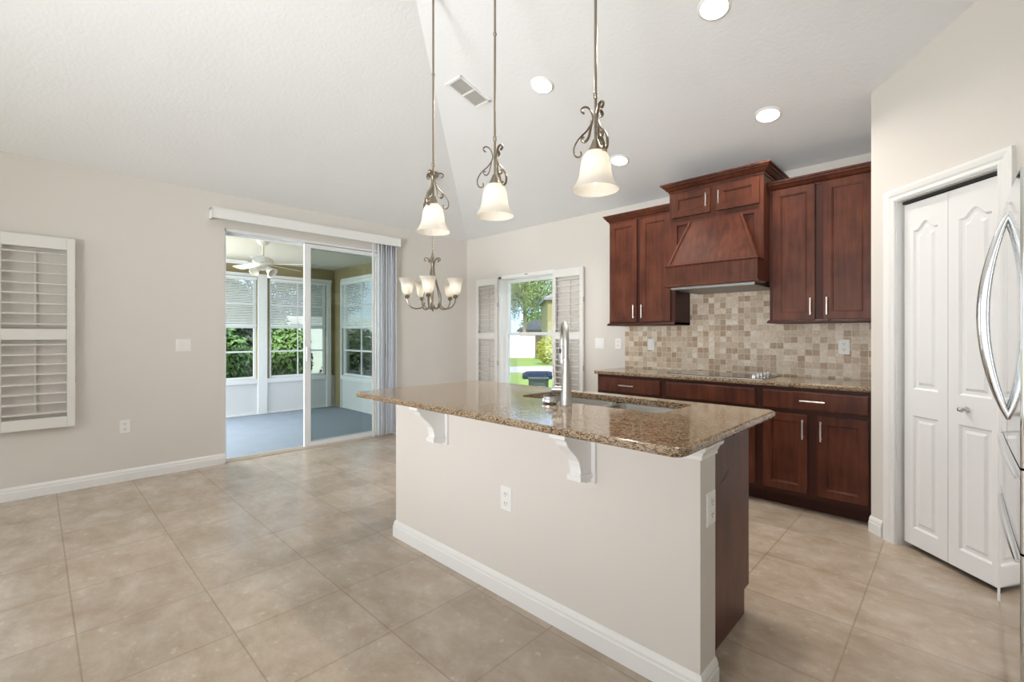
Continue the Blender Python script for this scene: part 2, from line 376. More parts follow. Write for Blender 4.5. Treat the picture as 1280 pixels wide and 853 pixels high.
# pantry wall: return, 45 degree face with the bifold door, fridge alcove
PX, PY = -0.409, 3.774
DOORL, DOORR, DOORH = 0.190, 0.776, 2.085       # distances along the diagonal
def dg(s, off=0.0, z=0.0):       # point at distance s along the diagonal, off behind it
    q = sqrt(0.5); return (PX + s*q + off*q, PY - s*q + off*q, z)
SEND = 1.02
bm = BM()
def dpoly(s0, s1, zb, off0=0.0, off1=0.11):
    ring = []
    pts = []
    for s in (s0, s1): pts.append((s, zb))
    f = [(s0, zb), (s1, zb), (s1, ceil_z(*dg(s1)[:2]) + 0.03), (s0, ceil_z(*dg(s0)[:2]) + 0.03)]
    loft(bm, [[dg(s, off0, z) for s, z in f], [dg(s, off1, z) for s, z in f]])
dpoly(0, DOORL, 0); dpoly(DOORR, SEND, 0); dpoly(DOORL, DOORR, DOORH)
struct('wall_pantry', bm, 'wall')
bm = BM()
f = [(PY, 0), (YK, 0), (YK, HC + 0.02), (PY, ceil_z(PX, PY) + 0.03)]
prism(bm, [(PY + 0.02, 0), (YK, 0), (YK, HC + 0.01), (PY + 0.02, ceil_z(PX, PY) + 0.02)], 'x', PX, PX + 0.11)
ex, ey, _ = dg(SEND)
box(bm, ex, XR + 0.12, ey, ey + 0.11, 0, 3.05)
prism(bm, [(YB, 0), (ey, 0), (ey, ceil_z(XR, ey) + 0.02), (YK - k, ZTOP + 0.02), (YB, ZTOP + 0.02)], 'x', XR, XR + 0.12)
box(bm, XR, XR + 0.12, ey, YK + .15, 0, 3.05)
struct('wall_right', bm, 'wall')

bm = BM()      # unseen rear wall added to cut sky light on the island; tall window openings
zt = 3.75; y0, y1 = YB - 0.12, YB
box(bm, XA - .15, XR + .12, y0, y1, 0, 0.75); box(bm, XA - .15, XR + .12, y0, y1, 2.45, zt)
for a, b in ((XA - .15, -4.9), (-3.5, -3.3), (-1.9, -1.7), (-0.3, XR + .12)): box(bm, a, b, y0, y1, 0.75, 2.45)
struct('wall_rear_added', bm, 'wall')
for i_, a in enumerate((-4.9, -3.3, -1.7)):
    bm = BM()
    for q in ((a, a + .06, .75, 2.45), (a + 1.34, a + 1.4, .75, 2.45), (a, a + 1.4, .75, .81), (a, a + 1.4, 2.39, 2.45), (a, a + 1.4, 1.58, 1.62)): box(bm, q[0], q[1], y0 + .02, y1 - .02, q[2], q[3])
    struct('window_%d' % (8 + i_), bm, 'vinyl')  # unseen frames for the openings of the added rear wall

def bb_prof(t=0.014, h=0.102): return [(0, 0), (t, 0), (t, h*0.62), (t*0.75, h*0.68), (t*0.75, h*0.80), (t*0.35, h*0.95), (0, h)]
bm = BM(); prism(bm, [(XA + a, b) for a, b in bb_prof()], 'y', YB, SY0); prism(bm, [(XA + a, b) for a, b in bb_prof()], 'y', SY1 + 0.03, YK)
struct('baseboard_left', bm, 'trim')
bm = BM(); prism(bm, [(YK - a, b) for a, b in bb_prof()], 'x', XA + 0.014, -2.56); struct('baseboard_kitchen', bm, 'trim')
bm = BM(); loft(bm, [[dg(s, -a, b) for a, b in bb_prof()] for s in (-0.006, 0.094)])
prism(bm, [(PX - a, b) for a, b in bb_prof()], 'y', PY - 0.004, 3.86); struct('baseboard_pantry', bm, 'trim')

# pantry door casing and bifold leaves
def casing_prof(w=0.066):      # (across, out of the wall)
    return [(0, 0), (0, 0.010), (w*0.12, 0.014), (w*0.35, 0.012), (w*0.5, 0.017), (w*0.8, 0.020), (w, 0.020), (w, 0)]
door = bpy.data.objects.new('door_1', None); C.objects.link(door); door.location = dg((DOORL + DOORR)/2); door['kind'] = 'structure'
bm = BM(); W = 0.072
cp = casing_prof(W)
loft(bm, [[dg(DOORL - c, -o, 0) for c, o in cp], [dg(DOORL - c, -o, DOORH + c) for c, o in cp], [dg(DOORR + c, -o, DOORH + c) for c, o in cp], [dg(DOORR + c, -o, 0) for c, o in cp]])
obj('door_casing', bm, 'trim', door)
bm = BM()
for s0, s1, z0, z1 in ((DOORL, DOORL + 0.006, 0, DOORH), (DOORR - 0.006, DOORR, 0, DOORH), (DOORL, DOORR, DOORH - 0.006, DOORH)):
    loft(bm, [[dg(s, 0.0, z) for s, z in ((s0, z0), (s1, z0), (s1, z1), (s0, z1))], [dg(s, 0.11, z) for s, z in ((s0, z0), (s1, z0), (s1, z1), (s0, z1))]])
obj('door_jamb', bm, 'trim', door)
bm = BM(); loft(bm, [[dg(s, 0.035, z) for s, z in ((DOORL + .006, DOORH - .022), (DOORR - .006, DOORH - .022), (DOORR - .006, DOORH - .006), (DOORL + .006, DOORH - .006))],
                     [dg(s, 0.065, z) for s, z in ((DOORL + .006, DOORH - .022), (DOORR - .006, DOORH - .022), (DOORR - .006, DOORH - .006), (DOORL + .006, DOORH - .006))]])
obj('door_track', bm, 'gasket', door)
def leaf_panel(bm, s0, s1, z0, z1, arch):
    """raised panel: groove ring then field, on the leaf front"""
    def outline(ins, off):
        a, b, c, d = s0 + ins, s1 - ins, z0 + ins, z1 - ins
        pts = [(a, c), (b, c)]
        if arch:
            w = b - a; hgt = arch * 0.9
            for i in range(13):
                t = i / 12; u = abs(2*t - 1)
                lift = hgt * (0.5 + 0.5*cos(pi * min(1, u/0.75))) if u < 0.75 else 0
                pts.append((b - w*t, d - arch + lift))
        else: pts += [(b, d), (a, d)]
        return [dg(s, off, z) for s, z in pts]
    return outline
def make_leaf(s0, s1, knob):
    off, th = 0.035, 0.032; z0, z1 = 0.034, DOORH - 0.030
    bm = BM(); m0 = 0.058
    specs = ((s0 + m0, s1 - m0, 0.135, 0.80, 0.0), (s0 + m0, s1 - m0, 0.955, z1 - 0.115, 0.05))
    def loop(pts): 
        vs = [bm.verts.new(p) for p in pts]; return vs, [bm.edges.new((vs[i], vs[(i+1) % len(vs)])) for i in range(len(vs))]
    outer, oe = loop([dg(s, off, z) for s, z in ((s0, z0), (s1, z0), (s1, z1), (s0, z1))])
    edges = list(oe)
    for a, b, c, d, arch in specs:
        f = leaf_panel(bm, a, b, c, d, arch)
        l0, e0 = loop(f(0, off)); edges += e0
        prev = l0
        for ins, o2 in ((0.010, off + 0.010), (0.026, off + 0.010), (0.040, off + 0.002)):
            cur = [bm.verts.new(p) for p in f(ins, o2)]
            for i in range(len(cur)): bm.faces.new((prev[i], prev[(i+1) % len(cur)], cur[(i+1) % len(cur)], cur[i]))
            prev = cur
        bm.faces.new(prev)
    bmesh.ops.triangle_fill(bm, use_beauty=True, edges=edges)
    back = [bm.verts.new(dg(s, off + th, z)) for s, z in ((s0, z0), (s1, z0), (s1, z1), (s0, z1))]
    for i in range(4): bm.faces.new((outer[i], outer[(i+1) % 4], back[(i+1) % 4], back[i]))
    bm.faces.new(back)
    lf = obj('door_leaf', bm, 'door', door)
    if knob is not None:
        bm = BM(); n = V((-sqrt(.5), -sqrt(.5), 0)); b0 = V(dg(knob, off, 0.885))
        cyl(bm, b0, b0 + n*0.006, 0.016); cyl(bm, b0 + n*0.006, b0 + n*0.022, 0.006)
        mt = Matrix.Translation(b0 + n*0.034) @ n.to_track_quat('Z', 'Y').to_matrix().to_4x4()
        lathe(bm, [(0.004, -0.015), (0.012, -0.010), (0.016, 0), (0.012, 0.009), (0.003, 0.013)], mat=mt, seg=20)
        obj('door_knob', bm, 'nickel_light', lf, smooth=True)
mid = (DOORL + DOORR)/2
make_leaf(DOORL + 0.020, mid - 0.0015, None); make_leaf(mid + 0.0015, DOORR - 0.008, mid + 0.105)

# ---------------------------------------------------------------- sliding glass door, valance, vertical blinds
sd = bpy.data.objects.new('door_2', None); C.objects.link(sd); sd.location = (XA, (SY0 + SY1)/2, 0); sd['kind'] = 'structure'
bm = BM(); fx0, fx1 = XA - 0.13, XA - 0.005
box(bm, fx0, fx1, SY0, SY0 + 0.012, 0, SZ); box(bm, fx0, fx1, SY1 - 0.03, SY1, 0, SZ); box(bm, fx0, fx1, SY0, SY1, SZ - 0.025, SZ)
box(bm, fx0 + 0.01, fx0 + 0.05, SY0, SY1, SZ - 0.05, SZ - 0.02)
obj('door_frame', bm, 'vinyl', sd)
bm = BM(); box(bm, fx0, fx1, SY0, SY1, 0.0, 0.012); box(bm, XA - 0.09, XA - 0.08, SY0, SY1, 0.012, 0.022); box(bm, XA - 0.04, XA - 0.03, SY0, SY1, 0.012, 0.022)
obj('threshold', bm, 'threshold', sd)
def glass_leaf(xc, y0, y1, name):
    bm = BM(); st = 0.070
    box(bm, xc - .018, xc + .018, y0, y0 + st, 0.02, SZ - 0.03, 0.004); box(bm, xc - .018, xc + .018, y1 - st, y1, 0.02, SZ - 0.03, 0.004)
    box(bm, xc - .016, xc + .016, y0 + st, y1 - st, 0.02, 0.065); box(bm, xc - .016, xc + .016, y0 + st, y1 - st, SZ - 0.075, SZ - 0.03)
    p = obj(name, bm, 'vinyl', sd)
    bm = BM(); box(bm, xc - .003, xc + .003, y0 + st, y1 - st, 0.065, SZ - 0.075); obj('pane', bm, 'glass_tint', p)
    return p
p = glass_leaf(XA - 0.045, 2.100, 3.05, 'sliding_panel')
glass_leaf(XA - 0.095, 2.122, 3.17, 'fixed_panel')
bm = BM(); box(bm, XA - 0.028, XA - 0.004, 2.115, 2.145, 0.98, 1.14, 0.006); obj('pull_handle', bm, 'vinyl', p)

t = thing('valance', (XA, 2.21, 2.42), 'long white boxed valance above the sliding glass door', 'valance')
bm = BM(); vx = XA + 0.115
prism(bm, [(XA + 0.001, 2.505), (vx, 2.505), (vx, 2.497), (vx - 0.005, 2.49), (vx - 0.005, 2.412), (vx, 2.405), (vx, 2.40), (vx - 0.012, 2.40), (vx - 0.012, 2.492), (XA + 0.001, 2.492)], 'y', 1.178, 3.255)
obj('fascia', bm, 'trim', t)
for ya in (1.178, 3.245):
    bm = BM(); box(bm, XA + 0.001, vx - 0.001, ya, ya + .010, 2.40, 2.50); obj('end_return', bm, 'trim', t)
vb = thing('vertical_blinds', (XA + 0.06, 3.05, 0), 'grey vertical blinds drawn into a stack at the right of the sliding glass door', 'blinds')
bm = BM(); box(bm, XA + 0.045, XA + 0.085, 1.20, 3.235, 2.455, 2.490); obj('head_rail', bm, 'trim', vb)
for i in range(9):
    yv = 2.925 + 0.034 * i; a = R(66 if i % 2 else 78); w = 0.044
    if i == 0: yv, a, w = 2.893, R(14), 0.026
    bm = BM(); pr = []
    for s in (-1, -.5, 0, .5, 1):
        pr.append((s*w, 0.004*(1 - s*s)))
    poly = [(a_ , b_ + .0012) for a_, b_ in pr] + [(a_, b_ - .0012) for a_, b_ in pr[::-1]]
    q = [(XA + 0.065 + s*sin(a) + o*cos(a), yv - s*cos(a)*0.8 + o*sin(a)) for s, o in poly]
    prism(bm, q, 'z', 0.03, 2.455); obj('vane', bm, 'vane' if i else 'trim', vb)

# ---------------------------------------------------------------- plantation shutters
def make_shutter(W, z0, z1, label, loc, rz, nl):
    """panel in local x (0..W), facing local -y, standing on z0 above loc"""
    t = thing('plantation_shutter', loc, label, 'shutter', 'white plantation shutter panels folded against the walls', (0, 0, rz))
    H = z1 - z0; st, tr, mr_, br_, th = 0.048, 0.095, 0.085, 0.085, 0.028
    zm = H*0.49
    bm = BM()
    for a, b, c, d in ((0, st, 0, H), (W - st, W, 0, H), (st, W - st, 0, br_), (st, W - st, H - tr, H), (st, W - st, zm - mr_/2, zm + mr_/2)):
        box(bm, a, b, -th/2, th/2, c, d, 0.003)
    obj('shutter_frame', bm, 'shutter', t, local=True)
    for a, b in ((br_, zm - mr_/2), (zm + mr_/2, H - tr)):
        bm = BM(); n = nl; p = (b - a)/n
        for i in range(n):
            zc = a + p*(i + 0.5); hw = 0.027; tt = R(4)
            poly = [(-hw, .003), (-hw*.6, .0055), (0, .006), (hw*.6, .0055), (hw, .003), (hw, -.003), (hw*.6, -.0055), (0, -.006), (-hw*.6, -.0055), (-hw, -.003)]
            q = [(y*cos(tt) - z*sin(tt), zc + y*sin(tt) + z*cos(tt)) for y, z in poly]
            prism(bm, q, 'x', st + 0.002, W - st - 0.002)
        obj('louvers', bm, 'shutter', t, local=True, smooth=True)
        bm = BM(); box(bm, W/2 - .006, W/2 + .006, 0.033, 0.042, a + 0.02, b - 0.02); obj('tilt_rod', bm, 'shutter', t, local=True)
    for hz in (H*0.25, H*0.76):
        bm = BM(); box(bm, W, W + 0.004, -0.012, 0.012, hz - 0.03, hz + 0.03); obj('hinge', bm, 'steel', t, local=True)
    return t
# A wall: panel faces +x ; local x -> world +y (rotation +90), local -y -> +x
make_shutter(0.455, 0.535, 2.055, 'large white plantation shutter panel on the left wall, cut by the photo edge', (XA + 0.050, -0.225, 0.535), R(90), 8)
make_shutter(0.430, 0.50, 2.060, 'white plantation shutter panel folded open left of the small window', (-4.965, YK - 0.050, 0.50), 0, 9)
make_shutter(0.450, 0.50, 2.065, 'white plantation shutter panel folded open right of the small window, behind the faucet', (-3.560, YK - 0.055, 0.50), 0, 9)
# shutter hanging strips (part of the window trim)
bm = BM(); box(bm, XA + 0.001, XA + 0.055, 0.232, 0.262, 0.53, 2.06); 
bm.free()

# window_1: single hung window in the kitchen wall
w1 = bpy.data.objects.new('window_1', None); C.objects.link(w1); w1.location = ((WX0 + WX1)/2, YK, WZ0); w1['kind'] = 'structure'
def hung_window(par, x0, x1, z0, z1, yf, casing=True, axis='x', sgn=1):
    bm = BM(); d0, d1 = yf + 0.0, yf + 0.13
    box(bm, x0, x0 + .02, d0, d1, z0, z1); box(bm, x1 - .02, x1, d0, d1, z0, z1); box(bm, x0, x1, d0, d1, z1 - .02, z1); box(bm, x0, x1, d0 - 0.02, d1, z0, z0 + .025)
    obj('window_frame', bm, 'trim', par)
    zm = (z0 + z1)/2 + 0.02
    for (a, b, yy) in ((zm - .02, z1 - .02, yf + .085), (z0 + .025, zm + .02, yf + .055)):
        bm = BM(); s = 0.045
        box(bm, x0 + .02, x0 + .02 + s, yy, yy + .025, a, b); box(bm, x1 - .02 - s, x1 - .02, yy, yy + .025, a, b)
        box(bm, x0 + .02 + s, x1 - .02 - s, yy, yy + .025, a, a + .04); box(bm, x0 + .02 + s, x1 - .02 - s, yy, yy + .025, b - .04, b)
        f = obj('sash', bm, 'vinyl', par)
        bm = BM(); box(bm, x0 + .02 + s, x1 - .02 - s, yy + .010, yy + .014, a + .04, b - .04); obj('pane', bm, 'glass', f)
hung_window(w1, WX0, WX1, WZ0, WZ1, YK)
bm = BM()
for a, b, c, d in ((WX0 - .035, WX0 + .015, WZ0 - .03, WZ1 + .03), (WX1 - .015, WX1 + .03, WZ0 - .03, WZ1 + .03), (WX0 - .035, WX1 + .03, WZ1 - .01, WZ1 + .035), (WX0 - .035, WX1 + .03, WZ0 - .03, WZ0 + .01)):
    box(bm, a, b, YK - 0.030, YK + 0.002, c, d, 0.003)
obj('shutter_casing', bm, 'trim', w1)
for cx_ in (-4.04, -4.01):
    bm = BM(); box(bm, cx_ - .008, cx_ + .008, YK - .036, YK - .03, WZ1 + .012, WZ1 + .026); obj('magnet_catch', bm, 'nickel', w1)
# window_2: out of frame to the left, in the left wall
w2 = bpy.data.objects.new('window_2', None); C.objects.link(w2); w2.location = (XA, -0.70, 0.56); w2['kind'] = 'structure'
bm = BM()
for a, b, c, d in ((-1.16, -1.10, 0.56, 2.05), (-0.29, -0.23, 0.56, 2.05), (-1.10, -0.29, 0.56, 0.62), (-1.10, -0.29, 1.99, 2.05), (-1.10, -0.29, 1.28, 1.33)): box(bm, XA - .13, XA + .01, a, b, c, d)
f = obj('window_frame', bm, 'vinyl', w2)
bm = BM(); box(bm, XA - .08, XA - .076, -1.10, -0.29, 0.62, 1.99); obj('pane', bm, 'glass', f)

# ---------------------------------------------------------------- cabinets
def shaker(par, x0, x1, z0, z1, yb, name='cabinet_door', fw=0.052, th=0.020):
    """front at yb-th, frame with a recessed panel; faces -y"""
    yf = yb - th; bm = BM()
    def rg(i, y): return [(x0+i, y, z0+i), (x1-i, y, z0+i), (x1-i, y, z1-i), (x0+i, y, z1-i)]
    loft(bm, [rg(0, yb), rg(0, yf + .002), rg(.002, yf), rg(fw, yf), rg(fw + .003, yf + .003), rg(fw + .008, yf + .004), rg(fw + .011, yf + .010)])
    return obj(name, bm, 'wood', par)
def slab(par, x0, x1, z0, z1, yb, th=0.020):
    yf = yb - th; bm = BM()
    def rg(i, y): return [(x0+i, y, z0+i), (x1-i, y, z0+i), (x1-i, y, z1-i), (x0+i, y, z1-i)]
    loft(bm, [rg(0, yb), rg(0, yf + .006), rg(.008, yf)])
    return obj('drawer_front', bm, 'wood', par)
def pull(par, x, z, yf, vertical, L=0.12):
    bm = BM(); r = 0.0055; y = yf - 0.028
    if vertical:
        tube(bm, [(x, y, z - L/2), (x, y, z + L/2)], r, 10)
        for q in (-.38, .38): cyl(bm, (x, yf, z + L*q), (x, y, z + L*q), 0.0045, 8)
    else:
        tube(bm, [(x - L/2, y, z), (x + L/2, y, z)], r, 10)
        for q in (-.38, .38): cyl(bm, (x + L*q, yf, z), (x + L*q, y, z), 0.0045, 8)
    obj('handle', bm, 'nickel_light', par, smooth=True)
def crown(bm, x0, x1, yf, z0, z1, out, sides=(1, 1), yb=YK):
    H = z1 - z0
    prof = [(0, 0), (.10, .0), (.12, .15), (.35, .28), (.62, .55), (.78, .62), (.80, .80), (1, .82), (1, 1)]
    rings = []
    for o, h in prof:
        e = o*out; rings.append(rect_ring(x0 - (e if sides[0] else 0), x1 + (e if sides[1] else 0), yf - e, yb, z0 + h*H))
    loft(bm, rings)
def upper_cabinet(x0, x1, yf, z0, ztop, doors, label, crown_sides, out=0.05, ch=0.075, rail=True, dz0=None, dz1=None, body_z0=None, railx=0.015):
    t = thing('wall_cabinet', ((x0 + x1)/2, YK, z0), label, 'cabinet', 'cherry wall cabinets')
    yb = yf + 0.020       # face-frame plane
    bm = BM(); box(bm, x0, x1, yb, YK - 0.002, z0, ztop - ch + .01); obj('cabinet_body', bm, 'wood_dark' if rail else 'wood', t)
    bm = BM(); crown(bm, x0, x1, yb, ztop - ch, ztop, out, crown_sides, YK - 0.002); obj('crown_moulding', bm, 'wood', t)
    if rail:
        bm = BM(); loft(bm, [rect_ring(x0 - e*crown_sides[0], x1 + e*crown_sides[1], yb - e - .012, YK - .010, z) for e, z in ((railx*.4, z0 - .004), (railx, z0 - .002), (railx, z0 + .008), (railx*.3, z0 + .022))])
        obj('light_rail', bm, 'wood_dark', t)
    for a, b, side in doors:
        d = shaker(t, a, b, dz0, dz1, yb)
        hx = b - 0.026 if side == 'r' else a + 0.026
        pull(d, hx, dz0 + (0.10 if dz1 - dz0 > 0.5 else (dz1 - dz0)/2), yf, True, 0.13 if dz1 - dz0 > .5 else 0.11)
    return t
YU = 4.100
upper_cabinet(-2.586, -1.886, YU, 1.372, 2.492, [(-2.573, -2.268, 'r'), (-2.233, -1.925, 'l')], 'cherry wall cabinet with two tall doors left of the range hood', (1, 0), dz0=1.405, dz1=2.408)
upper_cabinet(-1.095, PX - 0.002, YU, 1.372, 2.492, [(-1.070, -0.782, 'r'), (-0.730, -0.437, 'l')], 'cherry wall cabinet with two tall doors right of the range hood, against the pantry wall', (1, 0), dz0=1.392, dz1=2.425)
YM = 3.935
t = upper_cabinet(-1.862, -1.095, YM, 2.275, 2.612, [(-1.832, -1.500, 'r'), (-1.449, -1.122, 'l')], 'short cherry wall cabinet with two small doors above the range hood', (1, 1), out=0.062, ch=0.075, rail=False, dz0=2.308, dz1=2.515)
# range hood
hd = thing('range_hood', (-1.475, YK, 1.68), 'cherry wood range hood with sloped chimney over the cooktop', 'range hood')
bm = BM(); yb = YM + 0.020
box(bm, -1.862, -1.842, yb, YK - .002, 1.70, 2.274); box(bm, -1.115, -1.095, yb, YK - .002, 1.70, 2.274)
box(bm, -1.842, -1.115, yb + .02, YK - .002, 1.86, 2.274)
obj('hood_housing', bm, 'wood', hd)
bm = BM(); box(bm, -1.842, -1.795, yb - .001, yb + .02, 1.86, 2.274, .002); box(bm, -1.165, -1.115, yb - .001, yb + .02, 1.86, 2.274, .002); box(bm, -1.795, -1.165, yb - .001, yb + .02, 2.240, 2.274, .002)
obj('face_frame', bm, 'wood', hd)
bm = BM(); loft(bm, [[(-1.800, 3.800, 1.868), (-1.105, 3.800, 1.868), (-1.105, yb + .02, 1.868), (-1.800, yb + .02, 1.868)], [(-1.655, 3.905, 2.238), (-1.245, 3.905, 2.238), (-1.245, yb + .02, 2.238), (-1.655, yb + .02, 2.238)]])
obj('chimney', bm, 'wood', hd)
for xa, xb, xc, xd in ((-1.812, -1.788, -1.664, -1.648), (-1.117, -1.093, -1.252, -1.236)):
    bm = BM(); loft(bm, [[(xa, 3.790, 1.868), (xb, 3.790, 1.868), (xb, 3.812, 1.868), (xa, 3.812, 1.868)], [(xc, 3.897, 2.242), (xd, 3.897, 2.242), (xd, 3.915, 2.242), (xc, 3.915, 2.242)]])
    obj('chimney_edge_bead', bm, 'wood', hd)
bm = BM(); box(bm, -1.812, -1.090, 3.782, yb, 1.692, 1.858, .002)
loft(bm, [rect_ring(-1.812 - e, -1.090 + e, 3.782 - e, yb, z) for e, z in ((0, 1.852), (.010, 1.858), (.010, 1.868), (0, 1.872))])
loft(bm, [rect_ring(-1.812 - e, -1.090 + e, 3.782 - e, yb, z) for e, z in ((0, 1.680), (.012, 1.684), (.012, 1.694), (0, 1.700))])
obj('hood_band', bm, 'wood', hd)
bm = BM(); box(bm, -1.785, -1.118, 3.815, 4.42, 1.662, 1.690); obj('vent_liner', bm, 'liner', hd)

# base cabinets
YBF = 3.845
def base_cabinet(x0, x1, label, drawers, doors):
    t = thing('base_cabinet', ((x0 + x1)/2, YK, 0), label, 'cabinet', 'cherry base cabinets')
    bm = BM(); box(bm, x0, x1, YBF, YK - .002, 0.105, 0.895); obj('cabinet_body', bm, 'wood_dark', t)
    bm = BM(); box(bm, x0, x1, YBF + 0.085, YK - .002, 0, 0.105); obj('toe_kick', bm, 'wood_dark', t)
    for a, b in drawers:
        d = slab(t, a, b, 0.735, 0.868, YBF); pull_x = (a + b)/2
        if (a, b) != (-1.840, -1.120): pull(d, pull_x, 0.803, YBF - .02, False, 0.15)
    for a, b, s in doors:
        d = shaker(t, a, b, 0.140, 0.702, YBF); pull(d, b - .026 if s == 'r' else a + .026, 0.60, YBF - .02, True, 0.14)
    return t
base_cabinet(-2.548, -1.866, 'cherry base cabinet with a drawer under the left end of the worktop', [(-2.538, -1.892)], [(-2.538, -2.225, 'r'), (-2.205, -1.892, 'l')])
base_cabinet(-1.864, -1.092, 'cherry base cabinet with a plain false front below the cooktop', [(-1.840, -1.120)], [(-1.840, -1.490, 'r'), (-1.470, -1.120, 'l')])
base_cabinet(-1.090, PX - .002, 'cherry base cabinet with drawer and two doors beside the pantry wall', [(-1.063, -0.425)], [(-1.063, -0.776, 'r'), (-0.718, -0.428, 'l')])

def slab_top(bm, x0, x1, y0, y1, z0, z1, r, hole=None, bull=0.012):
    H = z1 - z0; prof = [(bull, 0), (bull*.3, H*.12), (0, H*.35), (0, H*.65), (bull*.3, H*.88), (bull, H)]
    loops = []
    for ins, h in prof:
        loops.append([bm.verts.new(p) for p in rrect(x0 + ins, x1 - ins, y0 + ins, y1 - ins, max(r - ins, .002), z0 + h)])
    n = len(loops[0])
    for a, b in zip(loops, loops[1:]):
        for i in range(n): bm.faces.new((a[i], a[(i+1) % n], b[(i+1) % n], b[i]))
    def le(l): 
        out = []
        for i in range(len(l)):
            e = bm.edges.get((l[i], l[(i+1) % len(l)])); out.append(e or bm.edges.new((l[i], l[(i+1) % len(l)])))
        return out
    if hole:
        hb = [bm.verts.new(p) for p in rrect(*hole, 0.05, z0)]; ht = [bm.verts.new(p) for p in rrect(*hole, 0.05, z1)]
        m = len(hb)
        for i in range(m): bm.faces.new((hb[i], hb[(i+1) % m], ht[(i+1) % m], ht[i]))
        bmesh.ops.triangle_fill(bm, use_beauty=True, edges=le(loops[0]) + le(hb))
        bmesh.ops.triangle_fill(bm, use_beauty=True, edges=le(loops[-1]) + le(ht))
    else:
        bm.faces.new(loops[0][::-1]); bm.faces.new(loops[-1])
ZC = 0.928
bm = BM(); slab_top(bm, -2.570, PX - .001, 3.810, YK - .001, ZC - .032, ZC, 0.006, bull=.006)
solo('worktop', bm, 'granite', (-1.49, YK, ZC), 'speckled brown granite worktop along the kitchen wall under the backsplash', 'worktop', smooth=False)
bm = BM(); box(bm, -2.596, PX - .001, YK - 0.010, YK - .0005, ZC + .0005, 1.368); box(bm, -1.884, -1.097, YK - 0.010, YK - .0005, 1.368, 1.697)
solo('backsplash', bm, 'splash', (-1.5, YK, ZC), 'beige and tan square mosaic tile backsplash behind the cooktop', 'backsplash')
# cooktop
ct = thing('cooktop', (-1.47, 4.15, ZC), 'black glass electric cooktop set in the granite worktop', 'cooktop')
bm = BM(); loft(bm, [rrect(-1.865 + e, -1.085 - e, 3.900 + e, 4.400 - e, 0.012, z) for e, z in ((0, ZC), (0, ZC + .005), (.004, ZC + .008))]); obj('glass_surface', bm, 'blackglass', ct)
bm = BM(); loft(bm, [rrect(-1.870, -1.080, 3.895, 4.405, 0.014, ZC + .0002), rrect(-1.870, -1.080, 3.895, 4.405, 0.014, ZC + .0035)]); obj('trim_ring', bm, 'steel', ct)
for i in range(5):
    ky = 3.965 + 0.092*i
    bm = BM(); lathe(bm, [(.021, 0), (.021, .006), (.018, .008), (.017, .024), (.015, .027), (.002, .028)], (-1.165, ky, ZC + .008), 20)
    obj('control_knob', bm, 'chrome', ct, smooth=True)

# ---------------------------------------------------------------- island
IX0, IX1, IY0, IY1 = -2.563, -0.639, 1.592, 1.727
isl = thing('kitchen_island', ((IX0 + IX1)/2, 1.95, 0), 'kitchen island base with beige painted knee wall and cherry end panel', 'kitchen island')
bm = BM(); box(bm, IX0, IX1, IY0, IY1, 0, 0.894); obj('knee_wall', bm, 'wall', isl)
bm = BM()
def ring_base(e, z): return rect_ring(IX0 - e, IX1 + e, IY0 - e, IY1, z)
loft(bm, [ring_base(e, z) for e, z in [(0.0145, 0.0), (0.0145, .065), (.011, .070), (.011, .082), (.006, .096), (0.001, 0.102)]])
obj('baseboard', bm, 'trim', isl)
bm = BM(); loft(bm, [rect_ring(IX0 - e, IX1 + e, IY0 - e, IY1 + .002, z) for e, z in [(0.002, .842), (.008, .844), (.008, .856), (.012, .862), (.016, .872), (.026, .880), (.030, .886), (.030, .894)]])
obj('cap_moulding', bm, 'trim', isl)
CX1, CYF = -0.705, 2.318
bm = BM(); box(bm, IX0 + .03, CX1 - .018, IY1, CYF, 0.112, 0.67); box(bm, IX0 + .03, CX1 - .018, CYF - .018, CYF, 0.67, 0.894)
for xa, xb in ((IX0 + .03, -1.84), (-0.91, CX1 - .018)): box(bm, xa, xb, IY1, CYF - .018, .67, .894)
obj('cabinet_body', bm, 'wood_dark', isl)
bm = BM(); prism(bm, [(IY1, 0), (2.255, 0), (2.255, 0.112), (CYF, 0.112), (CYF, 0.894), (IY1, 0.894)], 'x', CX1 - .018, CX1)
obj('end_panel', bm, 'wood', isl)
bm = BM(); box(bm, IX0 + .03, CX1 - .018, IY1, 2.252, 0, 0.112); obj('toe_kick', bm, 'wood_dark', isl)
bm = BM(); prism(bm, [(1.945, .662), (1.985, .672), (2.055, .700), (2.045, .684), (2.00, .665)], 'x', CX1 - .0002, CX1 + .0006); obj('dark_mark', bm, 'wood_dark', isl)  # thin dark sliver lying on the end panel
def back_door(x0, x1, z0, z1):
    bm = BM(); yb = CYF; yf = CYF + .02; fw = .052
    def rg(i, y): return [(x0+i, y, z0+i), (x1-i, y, z0+i), (x1-i, y, z1-i), (x0+i, y, z1-i)]
    loft(bm, [rg(0, yb), rg(0, yf - .002), rg(.002, yf), rg(fw, yf), rg(fw + .008, yf - .008)])
    d = obj('cabinet_door', bm, 'wood', isl)
    bm = BM(); x = x1 - .03; tube(bm, [(x, yf + .028, z1 - .19), (x, yf + .028, z1 - .05)], .0055, 8)
    for q in (z1 - .17, z1 - .07): cyl(bm, (x, yf, q), (x, yf + .028, q), .0045, 8)
    obj('handle', bm, 'nickel_light', d)
for i in range(4):
    a = -2.52 + i*0.45; back_door(a, a + 0.43, 0.14, 0.86)
